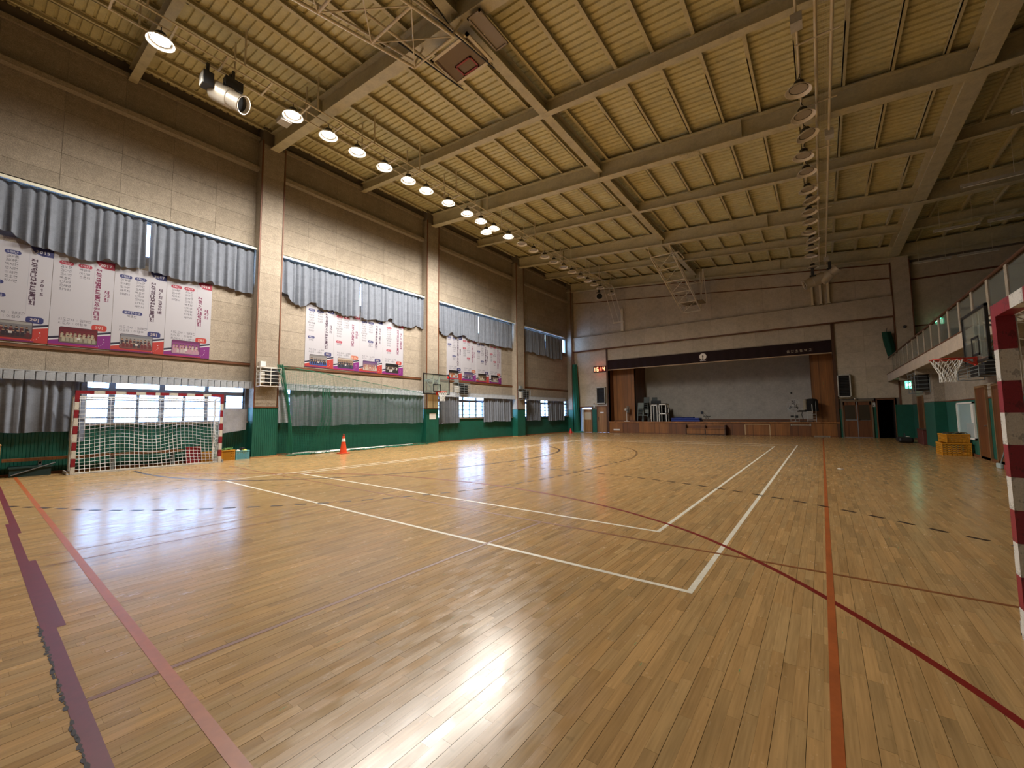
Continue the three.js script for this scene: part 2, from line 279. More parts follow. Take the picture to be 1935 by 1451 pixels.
// windows of the left wall
let wn = 0;
function windowUnit(z0, z1, y0, y1, muls, hbars, transom) {
  const w = struct('window_' + (++wn)), x0 = -15.86, x1 = -15.79;
  const fr = [bx(x0, x1, y0, y0 + 0.05, z0, z1), bx(x0, x1, y1 - 0.05, y1, z0, z1), bx(x0, x1, y0, y1, z0, z0 - 0.05), bx(x0, x1, y0, y1, z1 + 0.05, z1)];
  if (transom) fr.push(bx(x0, x1, transom[0], transom[1], z0, z1));
  obj('frame', fr, M.alu, w);
  const edges = [z0]; for (const [c, t] of muls) { obj('mullion', bx(x0 + 0.005, x1 + 0.005, y0, t > 0.08 ? y1 : (transom ? transom[0] : y1), c + t / 2, c - t / 2), M.alu, w); edges.push(c); } edges.push(z1);
  for (let k = 0; k + 1 < edges.length; k++) { if (transom) { obj('pane', bx(-15.83, -15.826, y0, transom[0], edges[k], edges[k + 1]), M.pane, w); obj('pane', bx(-15.83, -15.826, transom[1], y1, edges[k], edges[k + 1]), M.pane, w); } else obj('pane', bx(-15.83, -15.826, y0, y1, edges[k], edges[k + 1]), M.pane, w); }
  for (const y of hbars) obj('guard_bar', rod(V(-15.76, y, z0), V(-15.76, y, z1), 0.019, 6), M.aluDark, w);
  return w;
}
BAYS.forEach(([a, b], i) => {
  const z0 = a - 0.12, z1 = b + 0.12;
  const muls = []; if (i === 0) for (const [c, t] of [[1.2, .12], [0.6, .07], [0, .12], [-0.6, .07], [-1.2, .12], [-1.78, .07], [-2.355, .14], [-2.905, .07], [-3.44, .13], [-3.985, .07], [-4.56, .11], [-5.065, .08]]) muls.push([c, t]);
  else { const n = 12, s = (z0 - z1) / n; for (let k = 1; k < n; k++) muls.push([z0 - k * s, k % 2 ? 0.06 : 0.1]); }
  windowUnit(z0, z1, WIN.lo[0], WIN.lo[1], muls, [1.40, 1.66, 1.89], [2.09, 2.22]);
  const m2 = []; for (let k = 1; k < 6; k++) m2.push([z0 - k * (z0 - z1) / 6, 0.06]);
  windowUnit(z0, z1, WIN.hi[0], WIN.hi[1], m2, [], null);
});

// ------------------------------------------------------------------ roof: deck, purlins, girders
const SL = -0.096, roofY = (x, c) => c + SL * Math.min(x, 3.35);
const ceiling = struct('ceiling');
{
  const Z0 = 6, Z1 = -28.6;
  function deckGeo(xa, xb) {
    const prof = [], pitch = 0.2; for (let z = Z0; z > Z1; z -= pitch) prof.push([z, 0], [z - 0.128, 0], [z - 0.143, 0.04], [z - 0.185, 0.04]); prof.push([Z1, 0]);
    const P = [], U = [], I = [];
    for (let i = 0; i + 1 < prof.length; i++) { const b = P.length / 3; for (const [x, j] of [[xa, i], [xa, i + 1], [xb, i + 1], [xb, i]]) { const [z, h] = prof[j]; P.push(x, roofY(x, 10.255) + h, z); U.push(x, z); } I.push(b, b + 1, b + 2, b, b + 2, b + 3); }
    const g = new THREE.BufferGeometry(); g.setAttribute('position', new THREE.Float32BufferAttribute(P, 3)); g.setAttribute('uv', new THREE.Float32BufferAttribute(U, 2)); g.setIndex(I); g.computeVertexNormals(); return g;
  }
  obj('deck_sheet', deckGeo(-15.95, 3.35), M.deck, ceiling);
  obj('gallery_deck_sheet', deckGeo(3.35, 8.2), M.deck, ceiling);
  obj('roof_slab', [bar(V(-16.2, roofY(-16.2, 10.5), -11.3), V(3.35, roofY(3.35, 10.5), -11.3), 35, 0.2), bx(3.3, 8.3, roofY(3.35, 10.4), roofY(3.35, 10.6), 6.2, -28.8)], M.core, ceiling);
  for (let k = -10; k <= 9; k++) { const x = -5.82 + 0.957 * k; if (x > 3.2 || x < -15.6) continue; const y = roofY(x, 10.12); obj('purlin', [bx(x - 0.012, x + 0.012, y, y + 0.135, Z0, Z1 + 0.1), bx(x - 0.012, x + 0.075, y, y + 0.012, Z0, Z1 + 0.1), bx(x - 0.012, x + 0.075, y + 0.123, y + 0.135, Z0, Z1 + 0.1)], M.purlin, ceiling); }
  for (let k = 0; k < 5; k++) { const x = 4.2 + k * 0.957, y = roofY(x, 10.12); obj('purlin', bx(x - 0.03, x + 0.03, y, y + 0.135, Z0, Z1 + 0.1), M.purlin, ceiling); }
  // main girders on the pillars, lighter girders between them
  const G = [1.45, -6.13, -13.73, -21.22, -28.12], I = [-2.35, -9.93, -17.5, -24.9];
  for (const z of G) { obj('girder', [...iBeam(V(-15.68, roofY(-15.68, 9.5), z), V(3.35, roofY(3.35, 9.5), z), 0.62, 0.30, 0.025, 0.02), ...iBeam(V(3.35, roofY(3.35, 9.5), z), V(8.0, roofY(3.35, 9.5), z), 0.62, 0.30, 0.025, 0.02), ...[-12, -6.15, -1.5, 3.35].map((x) => bx(x - 0.01, x + 0.01, roofY(x, 9.52), roofY(x, 10.1), z - 0.13, z + 0.13))], M.steel, ceiling); }
  for (const z of I) obj('girder', [...iBeam(V(-15.68, roofY(-15.68, 9.74), z), V(3.35, roofY(3.35, 9.74), z), 0.38, 0.20, 0.02, 0.015), ...iBeam(V(3.35, roofY(3.35, 9.74), z), V(8.0, roofY(3.35, 9.74), z), 0.38, 0.20, 0.02, 0.015)], M.steel, ceiling);
  obj('longitudinal_beam', iBeam(V(-6.15, roofY(-6.15, 9.74), 5), V(-6.15, roofY(-6.15, 9.74), -28), 0.38, 0.26, 0.02, 0.015), M.steel, ceiling);
  obj('longitudinal_beam', iBeam(V(3.35, roofY(3.35, 9.56), 5), V(3.35, roofY(3.35, 9.56), -28), 0.55, 0.38, 0.025, 0.02), M.steel, ceiling);
  // bolted splices on the main girders
  for (const z of [-13.73, -21.22]) { const pl = []; for (const x of [-3.0]) { pl.push(bar(V(x - 0.3, roofY(x - 0.3, 9.49), z), V(x + 0.3, roofY(x + 0.3, 9.49), z), 0.28, 0.016)); for (let a = 0; a < 6; a++) for (const b of [-0.09, 0.09]) { const xx = x - 0.25 + a * 0.1; pl.push(bx(xx - 0.015, xx + 0.015, roofY(xx, 9.468), roofY(xx, 9.484), z + b - 0.015, z + b + 0.015)); } } obj('splice_plate', pl, M.steel, ceiling); }
}

// ------------------------------------------------------------------ end wall with the stage opening
const we = struct('wall_end');
{
  const zf = -28.4, zb = -28.65, core = [], LX = -15.3;
  core.push(bx(-15.95, -14.82, 0, 12.2, zb, zf - 0.02), bx(-14.82, -13.9, 1.86, 12.2, zb, zf - 0.02), bx(-13.9, -12.5, 0, 12.2, zb, zf - 0.02), bx(-12.5, 0.62, 5.3, 12.2, zb, zf - 0.02), bx(0.62, 2.3, 0, 12.2, zb, zf - 0.02), bx(2.3, 2.98, 1.98, 12.2, zb, zf - 0.02), bx(2.98, 8.2, 0, 12.2, zb, zf - 0.02));
  obj('wall_core', core, M.core, we);
  let k = 0;
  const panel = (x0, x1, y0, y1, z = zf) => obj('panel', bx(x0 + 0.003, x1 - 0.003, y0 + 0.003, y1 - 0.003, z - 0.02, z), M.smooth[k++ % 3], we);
  const cols = (x0, x1, p) => { const n = Math.max(1, Math.round((x1 - x0) / p)), o = []; for (let i = 0; i < n; i++) o.push([x0 + (x1 - x0) * i / n, x0 + (x1 - x0) * (i + 1) / n]); return o; };
  const rows = (y0, y1, p) => cols(y0, y1, p);
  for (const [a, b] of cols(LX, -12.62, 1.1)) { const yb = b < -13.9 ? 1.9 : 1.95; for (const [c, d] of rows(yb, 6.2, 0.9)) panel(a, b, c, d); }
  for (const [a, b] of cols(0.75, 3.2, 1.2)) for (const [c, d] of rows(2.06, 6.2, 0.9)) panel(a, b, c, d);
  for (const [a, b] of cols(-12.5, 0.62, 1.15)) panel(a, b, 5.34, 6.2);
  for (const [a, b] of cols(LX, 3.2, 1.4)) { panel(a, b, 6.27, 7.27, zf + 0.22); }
  // upper wall under the roof slope: panels cut to the slope
  for (const [a, b] of cols(LX, 3.2, 1.4)) {
    const top = (x) => 8.56 - 0.1 * x, t2 = (x) => 9.36 - 0.11 * x;
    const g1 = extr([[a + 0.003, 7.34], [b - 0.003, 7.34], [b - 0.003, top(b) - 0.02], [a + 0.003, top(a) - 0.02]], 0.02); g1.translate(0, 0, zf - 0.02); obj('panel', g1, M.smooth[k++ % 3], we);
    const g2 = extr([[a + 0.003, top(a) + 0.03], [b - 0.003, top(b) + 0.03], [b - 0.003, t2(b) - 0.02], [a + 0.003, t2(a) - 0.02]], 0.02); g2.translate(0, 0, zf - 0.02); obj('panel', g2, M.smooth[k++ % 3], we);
  }
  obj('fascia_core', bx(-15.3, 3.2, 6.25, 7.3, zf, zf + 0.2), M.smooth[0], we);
  obj('slope_strip', [bar(V(LX, 8.57 - 0.1 * LX, zf + 0.01), V(3.2, 8.57 - 0.32, zf + 0.01), 0.03, 0.05), bar(V(LX, 9.36 - 0.11 * LX, zf + 0.01), V(3.2, 9.36 - 0.352, zf + 0.01), 0.03, 0.06), bx(LX, 3.2, 6.2, 6.255, zf, zf + 0.225), bx(LX, 3.2, 7.27, 7.33, zf, zf + 0.12)], M.trimBrown, we);
  obj('top_boarding', extr([[-15.7, 9.4 + 0.11 * 15.7], [3.3, 9.04], [8.1, 9.0], [8.1, 10.2], [3.3, 10.2], [-15.7, 12]], 0.02).translate(0, 0, zf - 0.02), M.steel, we);
  // gallery part
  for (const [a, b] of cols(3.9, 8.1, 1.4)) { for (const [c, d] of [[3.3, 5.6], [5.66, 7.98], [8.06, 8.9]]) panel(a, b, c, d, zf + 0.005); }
  obj('gallery_strip', [bx(3.9, 8.1, 7.98, 8.06, zf - 0.02, zf + 0.02), bx(3.9, 5.6, 5.6, 5.66, zf - 0.02, zf + 0.02)], M.trimBrown, we);
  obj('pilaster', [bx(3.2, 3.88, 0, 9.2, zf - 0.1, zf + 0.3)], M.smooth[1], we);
  obj('pilaster_strip', [bx(3.17, 3.21, 0, 9.0, zf, zf + 0.32), bx(3.87, 3.91, 3.2, 9.0, zf, zf + 0.32)], M.trimBrown, we);
  obj('wainscot', [bx(-15.3, -14.86, 0, 1.7, zf - 0.02, zf + 0.02), bx(-13.88, -13.5, 0, 1.7, zf - 0.02, zf + 0.02), bx(0.72, 0.9, 0, 1.5, zf - 0.02, zf + 0.02), bx(2.1, 2.3, 0, 1.7, zf - 0.02, zf + 0.02), bx(2.99, 3.6, 0, 1.7, zf - 0.02, zf + 0.34)], M.green, we);
  obj('proscenium_post', [bx(-12.62, -12.5, 0.02, 6.2, zf - 0.3, zf + 0.08), bx(0.62, 0.75, 0.02, 6.2, zf - 0.3, zf + 0.08)], mat(0x5d3a1f, 0.5, { map: rep(T.veneer, 0.9, 0.5) }), we);
}
// walls out of the picture that close the hall
{
  const wr = struct('wall_right'); let k = 0;
  obj('wall_core', [bx(3.625, 3.85, 0, 2.9, 6, -28.4), bx(8.1, 8.3, 3, 10.4, 6.2, -28.8)], M.core, wr);
  const zs = []; for (let z = 1; z > -28.4; z -= 1.4) zs.push([z, Math.max(z - 1.4, -28.4)]);
  for (const [a, b] of zs) obj('panel', bx(3.60, 3.622, 1.73, 2.88, a - 0.003, b + 0.003), M.wool[k++ % 3], wr);
  obj('wainscot', (() => { const g = grooved(29.4, 1.66, 0.062, 0.012, 0.008); g.rotateY(-Math.PI / 2); g.translate(3.605, 0.03, -28.4); return g; })(), M.green, wr);
  obj('cap_rail', bx(3.59, 3.62, 1.69, 1.725, 1, -28.4), M.trimBrown, wr);
  for (const [z0, z1] of [[-21.3, -23.1], [-6.2, -7.2]]) {
    const g = new THREE.Group(); g.name = 'pillar'; wr.add(g);
    obj('core', bx(3.32, 3.62, 0, 2.9, z0, z1), M.core, g);
    obj('panel', [bx(3.30, 3.32, 1.72, 2.28, z0, z1), bx(3.30, 3.6, 1.72, 2.28, z0 + 0.02, z0), bx(3.3, 3.6, 2.285, 2.88, z0 + 0.02, z0)], M.wool[0], g);
    obj('panel', bx(3.30, 3.32, 2.285, 2.88, z0, z1), M.wool[2], g);
    const gg = grooved(z0 - z1, 1.66, 0.062, 0.012, 0.008); gg.rotateY(-Math.PI / 2); gg.translate(3.295, 0.03, z1);
    obj('wainscot', [gg, bx(3.295, 3.6, 0.03, 1.69, z0 + 0.022, z0)], M.green, g);
  }
  const bb = struct('baseboard_right'); obj('board', bx(3.57, 3.6, 0, 0.08, 1, -28.4), M.trimBrown, bb);
  const wnr = struct('wall_near'); obj('wall_core', bx(-16, 8.3, 0, 12.2, 6, 6.2), M.ledge, wnr);
}

// ------------------------------------------------------------------ gallery on the right
{
  const g = thing('balcony', 'raised spectator balcony with pale fascia and white baluster railing', 'balcony', [2.82, 0, 0]);
  obj('slab', bx(0, 5.3, 2.9, 3.2, 6, -28.4), M.ledge, g);
  obj('fascia', bx(-0.04, 0, 2.88, 3.25, 6, -28.38), mat(0xc9b9a6, 0.8, { map: grime1 }), g);
  obj('coping', bx(-0.055, 0.14, 3.25, 3.275, 6, -28.38), M.trimBrown, g);
  for (let z = -26.8; z < 2; z += 1.10) obj('baluster', bx(0.02, 0.06, 3.27, 4.06, z - 0.07, z + 0.07), M.ledge, g);
  obj('top_rail', [rod(V(0.04, 4.08, 6), V(0.04, 4.08, -28.3), 0.035, 8)], mat(0x4a2c1b, 0.5), g);
  for (let z = -26.25; z < 1; z += 1.10) obj('infill_panel', bx(0.035, 0.041, 3.33, 4.0, z - 0.46, z + 0.46), mat(0xb9c2bd, 0.08, { transmission: 0.85, thickness: 0 }), g);
  for (let z = -24.9; z < 4; z += 3.8) obj('soffit_beam', bx(0.02, 0.78, 2.72, 2.9, z - 0.1, z + 0.1), M.ledge, g);
}

// ------------------------------------------------------------------ hangul lettering drawn stroke by stroke
const HI = {
  0: [[[0, 0], [1, 0], [1, 1]]], 2: [[[0, 0], [0, 1], [1, 1]]], 3: [[[1, 0], [0, 0], [0, 1], [1, 1]]], 5: [[[0, 0], [1, 0], [1, .5], [0, .5], [0, 1], [1, 1]]], 6: [[[0, 0], [1, 0], [1, 1], [0, 1], [0, 0]]],
  7: [[[0, 0], [0, 1], [1, 1], [1, 0]], [[0, .5], [1, .5]]], 9: [[[.5, 0], [0, 1]], [[.5, .3], [1, 1]]], 11: ['o', .5, .5, .5], 12: [[[0, 0], [1, 0]], [[.5, 0], [0, 1]], [[.5, .3], [1, 1]]],
  14: [[[.3, 0], [.7, 0]], [[0, .3], [1, .3]], [[.5, .3], [0, 1]], [[.5, .5], [1, 1]]], 15: [[[0, 0], [1, 0], [1, 1]], [[0, .5], [1, .5]]], 16: [[[1, 0], [0, 0], [0, 1], [1, 1]], [[0, .5], [1, .5]]],
  17: [[[0, 0], [1, 0]], [[.3, 0], [.3, 1]], [[.7, 0], [.7, 1]], [[0, 1], [1, 1]]], 18: [[[.3, 0], [.7, 0]], [[0, .3], [1, .3]], 'o', .5, .72, .3],
};
const DBL = { 1: 0, 4: 3, 8: 7, 10: 9, 13: 12 };
const FIN = { 1: 0, 4: 2, 7: 3, 8: 5, 16: 6, 17: 7, 19: 9, 21: 11, 22: 12, 23: 14, 24: 15, 25: 16, 26: 17, 27: 18, 2: 0, 20: 9, 5: 2, 6: 2, 9: 5, 10: 5, 11: 5, 12: 5, 13: 5, 14: 5, 15: 5, 18: 7, 3: 0 };
const VV = { 0: [[.3], [[.3, 1, .5]]], 1: [[.2, .8], [[.2, .8, .5]]], 2: [[.3], [[.3, 1, .35], [.3, 1, .65]]], 3: [[.2, .8], [[.2, .8, .35], [.2, .8, .65]]], 4: [[.8], [[0, .8, .5]]], 5: [[.45, .95], [[0, .45, .5]]], 6: [[.8], [[0, .8, .35], [0, .8, .65]]], 7: [[.45, .95], [[0, .45, .35], [0, .45, .65]]], 20: [[.6], []] };
const VH = { 8: [[[.5, 0, 1]], 1], 12: [[[.33, 0, 1], [.67, 0, 1]], 1], 13: [[[.5, 0, 1]], 0], 17: [[[.33, 0, 1], [.67, 0, 1]], 0], 18: [[], .5] };
const VC = { 9: [8, 0], 10: [8, 1], 11: [8, 20], 14: [13, 4], 15: [13, 5], 16: [13, 20], 19: [18, 20] };
function han(g, code, x, y, s) {
  const k = code - 0xac00, ini = Math.floor(k / 588), med = Math.floor((k % 588) / 28), fin = k % 28, h = fin ? 0.6 : 1;
  const ln = (pts, bx0, by0, bx1, by1) => { g.beginPath(); pts.forEach(([px, py], i) => g[i ? 'lineTo' : 'moveTo'](x + s * (bx0 + (bx1 - bx0) * px), y + s * (by0 + (by1 - by0) * py))); g.stroke(); };
  const cons = (id, a, b, c, d) => { if (id in DBL) { const m = (a + c) / 2; cons(DBL[id], a, b, m - 0.03, d); cons(DBL[id], m + 0.03, b, c, d); return; } const j = HI[id]; for (let i = 0; i < j.length; i++) { if (j[i] === 'o') { g.beginPath(); g.ellipse(x + s * (a + (c - a) * j[i + 1]), y + s * (b + (d - b) * j[i + 2]), s * (c - a) * j[i + 3], s * (d - b) * j[i + 3], 0, 0, Math.PI * 2); g.stroke(); i += 3; } else ln(j[i], a, b, c, d); } };
  const vv = (id, a, b, c, d) => { const [st, tk] = VV[id]; for (const q of st) ln([[q, 0], [q, 1]], a, b, c, d); for (const [p, q, r] of tk) ln([[p, r], [q, r]], a, b, c, d); };
  const vh = (id, a, b, c, d) => { const [st, yb] = VH[id]; ln([[0, yb], [1, yb]], a, b, c, d); for (const [q, p, r] of st) ln([[q, p], [q, r]], a, b, c, d); };
  if (med in VV) { cons(ini, 0.06, 0.1 * h, 0.5, 0.85 * h); vv(med, 0.58, 0.02, 0.94, h * 0.98); }
  else if (med in VH) { cons(ini, 0.18, 0.05, 0.82, 0.5 * h); vh(med, 0.04, 0.62 * h, 0.96, 0.92 * h); }
  else { const [a, b] = VC[med]; cons(ini, 0.08, 0.06, 0.52, 0.46 * h); vh(a, 0.02, 0.58 * h, 0.6, 0.84 * h); vv(b, 0.64, 0.02, 0.98, h * 0.98); }
  if (fin) cons(FIN[fin], 0.2, h + 0.08, 0.86, 0.98);
}
function text(g, str, x, y, s, color, wt = 0.09, vertical = false, sx = 1) {
  g.save(); g.strokeStyle = g.fillStyle = color; g.lineWidth = s * wt; g.lineCap = 'butt'; g.lineJoin = 'miter'; g.textBaseline = 'top'; g.font = (wt > 0.11 ? 'bold ' : '') + s * 1.0 + 'px sans-serif';
  let cx = x, cy = y;
  for (const ch of str) {
    const c = ch.codePointAt(0); let adv = s * 1.06;
    if (ch === ' ') adv = s * 0.5; else if (c >= 0xac00 && c <= 0xd7a3) han(g, c, cx, cy, s); else { const w = g.measureText(ch).width; g.fillText(ch, vertical ? cx + (s - w) / 2 : cx, cy - s * 0.12); adv = vertical ? s * 1.06 : w + s * 0.05; }
    if (vertical) cy += adv; else cx += adv;
  }
  g.restore(); return vertical ? cy - y : cx - x;
}
const tw = (str, s) => { let w = 0; for (const ch of str) w += ch === ' ' ? s * 0.5 : (ch.codePointAt(0) > 0xabff ? s * 1.06 : s * 0.62); return w; };
function canvas(w, h, draw) { const c = document.createElement('canvas'); c.width = w; c.height = h; const g = c.getContext('2d'); draw(g, w, h); const t = new THREE.CanvasTexture(c); t.colorSpace = THREE.SRGBColorSpace; t.anisotropy = 8; return t; }

// ------------------------------------------------------------------ award banners
const NAVY = '#3b4180', ROSE = '#c4324e', RED = '#d8483f', PURP = '#9a3292';
function crowd(g, x, y, w, h, pal, rows, n) {                       // team photograph printed on the banner
  g.save(); g.beginPath(); g.roundRect(x, y, w, h, 14); g.clip(); g.fillStyle = pal[0]; g.fillRect(x, y, w, h); g.fillStyle = pal[1]; g.fillRect(x, y + h * 0.72, w, h * 0.28); g.fillStyle = pal[4] ?? pal[0]; g.fillRect(x, y, w, h * 0.16);
  for (let r = 0; r < rows; r++) for (let i = 0; i < n; i++) { const cx = x + w * (i + 0.6 + 0.3 * (r % 2) + rr(-.15, .15)) / (n + 0.6), cy = y + h * (0.36 + 0.22 * r), s = h * 0.055; g.fillStyle = pal[2 + Math.floor(rnd() * 2)]; g.fillRect(cx - s * 1.3, cy + s, s * 2.6, h * 0.28); g.fillStyle = '#c9a183'; g.beginPath(); g.arc(cx, cy, s, 0, 7); g.fill(); g.fillStyle = '#2a211d'; g.beginPath(); g.arc(cx, cy - s * 0.4, s * 0.9, Math.PI, 0); g.fill(); }
  g.fillStyle = '#f3efe6'; g.fillRect(x + w * 0.46, y + h * 0.62, w * 0.09, h * 0.14); g.restore();
}
function banner(spec) {
  return canvas(512, 1088, (g, w, h) => {
    g.fillStyle = '#e4e2e6'; g.fillRect(0, 0, w, h);
    const acc = spec.blue ? NAVY : ROSE;
    g.strokeStyle = 'rgba(120,120,135,.35)'; g.lineWidth = 2; g.beginPath(); g.moveTo(w * 0.655, 60); g.lineTo(w * 0.655, h * 0.72); g.stroke();
    // year flag
    g.fillStyle = acc; g.beginPath(); g.moveTo(w * 0.66, 0); g.lineTo(w, 0); g.lineTo(w, h * 0.085); g.lineTo(w * 0.83, h * 0.085); g.quadraticCurveTo(w * 0.70, h * 0.07, w * 0.66, 0); g.fill();
    text(g, spec.year, w * 0.735, h * 0.028, 46, '#ffffff', 0.14);
    const pill = (s, cx, y, c = acc) => { const pw = Math.max(118, tw(s, 30) + 34); g.fillStyle = c; g.beginPath(); g.roundRect(cx - pw / 2, y, pw, 44, 22); g.fill(); text(g, s, cx - tw(s, 30) / 2, y + 7, 30, '#fff', 0.1); };
    for (const [cx, y0, head, list] of spec.cols) { let y = y0 * h; pill(head, cx * w, y); y += 54; for (const n of list) { text(g, n, cx * w - tw(n, 29) / 2, y, 29, '#3f3f47', 0.085); y += 45; } }
    const dark = spec.blue ? '#47203f' : '#8c1f55';
    const tl = spec.title.length, ts = Math.min(50, (h * 0.60) / (tl * 1.06)); text(g, spec.title, w * 0.682, h * spec.ty, ts, dark, 0.16, true);
    const ss = Math.min(44, (h * 0.42) / (spec.sub.length * 1.06)); let sy = h * spec.sy; for (const part of spec.sub.split('|')) { if (/^\d+$/.test(part)) { text(g, part, w * 0.835, sy, ss * 1.1, dark, 0.15); sy += ss * 1.15; } else sy += text(g, part, w * 0.84, sy, ss, dark, 0.14, true); }
    let y = h * 0.70 - (spec.staff.length - 2) * 20; for (const s of spec.staff) { text(g, s, w * 0.13, y, 31, '#4b4b52', 0.075); y += 44; }
    const bc = spec.medal ? '#e0662f' : spec.blue ? NAVY : RED, bw = spec.medal ? 150 : 132; g.fillStyle = bc; g.beginPath(); g.roundRect(w * 0.665, h * 0.735, bw, 74, 26); g.fill(); text(g, spec.rank, w * 0.665 + (bw - tw(spec.rank, 44)) / 2, h * 0.735 + 15, 44, '#fbe9d6', 0.12);
    // sweep at the foot
    const bot = spec.blue ? RED : PURP;
    g.fillStyle = '#2c2a45'; g.beginPath(); g.moveTo(0, h * 0.915); g.lineTo(w, h * 0.80); g.lineTo(w, h * 0.822); g.lineTo(0, h * 0.937); g.fill();
    g.fillStyle = '#ffffff'; g.beginPath(); g.moveTo(0, h * 0.937); g.lineTo(w, h * 0.822); g.lineTo(w, h * 0.836); g.lineTo(0, h * 0.951); g.fill();
    g.fillStyle = bot; g.beginPath(); g.moveTo(0, h * 0.951); g.lineTo(w, h * 0.836); g.lineTo(w, h); g.lineTo(0, h); g.fill();
    g.fillStyle = spec.blue ? '#8a2a6f' : '#c53060'; g.fillRect(0, h * 0.985, w * 0.8, h * 0.015);
    g.fillStyle = '#fff'; for (const [a, b, r] of [[.88, .895, 9], [.89, .925, 6], [.87, .945, 6], [.84, .962, 6], [.80, .972, 5], [.76, .98, 4]]) { g.beginPath(); for (let i = 0; i < 10; i++) { const q = i % 2 ? r * 0.45 : r, t = i / 10 * Math.PI * 2 - Math.PI / 2; g.lineTo(w * a + Math.cos(t) * q, h * b + Math.sin(t) * q); } g.fill(); }
    g.fillStyle = '#4a3040'; g.beginPath(); g.roundRect(w * 0.165 - 5, h * 0.798 - 5, w * 0.60 + 10, h * 0.165 + 10, 18); g.fill();
    crowd(g, w * 0.165, h * 0.798, w * 0.60, h * 0.165, spec.photo, 2, 8);
    // creases of the stretched sheet are printed nowhere; only a faint fold of the vinyl
  });
}
const G5 = '5학년', G6 = '6학년', G4 = '4학년', ST2 = ['지도교사 : 엄태권', '지도자 : 이창우'], ST3 = ['지도교사 : 노유화', '지도자 : 서문환'];
const P1 = ['#7a1d2c', '#8c8270', '#c9c3a4', '#b7b49c', '#6e1626'], P2 = ['#8d8a8c', '#5b3a3a', '#3a2e3a', '#6f3038', '#b9b7b0'], P3 = ['#a8a29a', '#4a66b8', '#23253a', '#2c3047', '#8f8c8a'], P4 = ['#9a4a8a', '#c9a0b0', '#d7a1b4', '#e0cfc8', '#7d2c6c'], P5 = ['#1a1a1c', '#3a3430', '#e3e0da', '#33302f', '#111'], P6 = ['#a98d72', '#3d4252', '#2d3142', '#4a5064', '#d9cbb8'];
const sixN = ['김노현', '김다인', '김시연', '박효빈', '신지아', '오채영', '최가희'];
const j21 = ['황노은', '이윤아', '박서윤', '조은지', '황보은별', '윤서영', '이지아', '임채원'], k21 = ['박유정', '오유린', '이하윤', '최경아'];
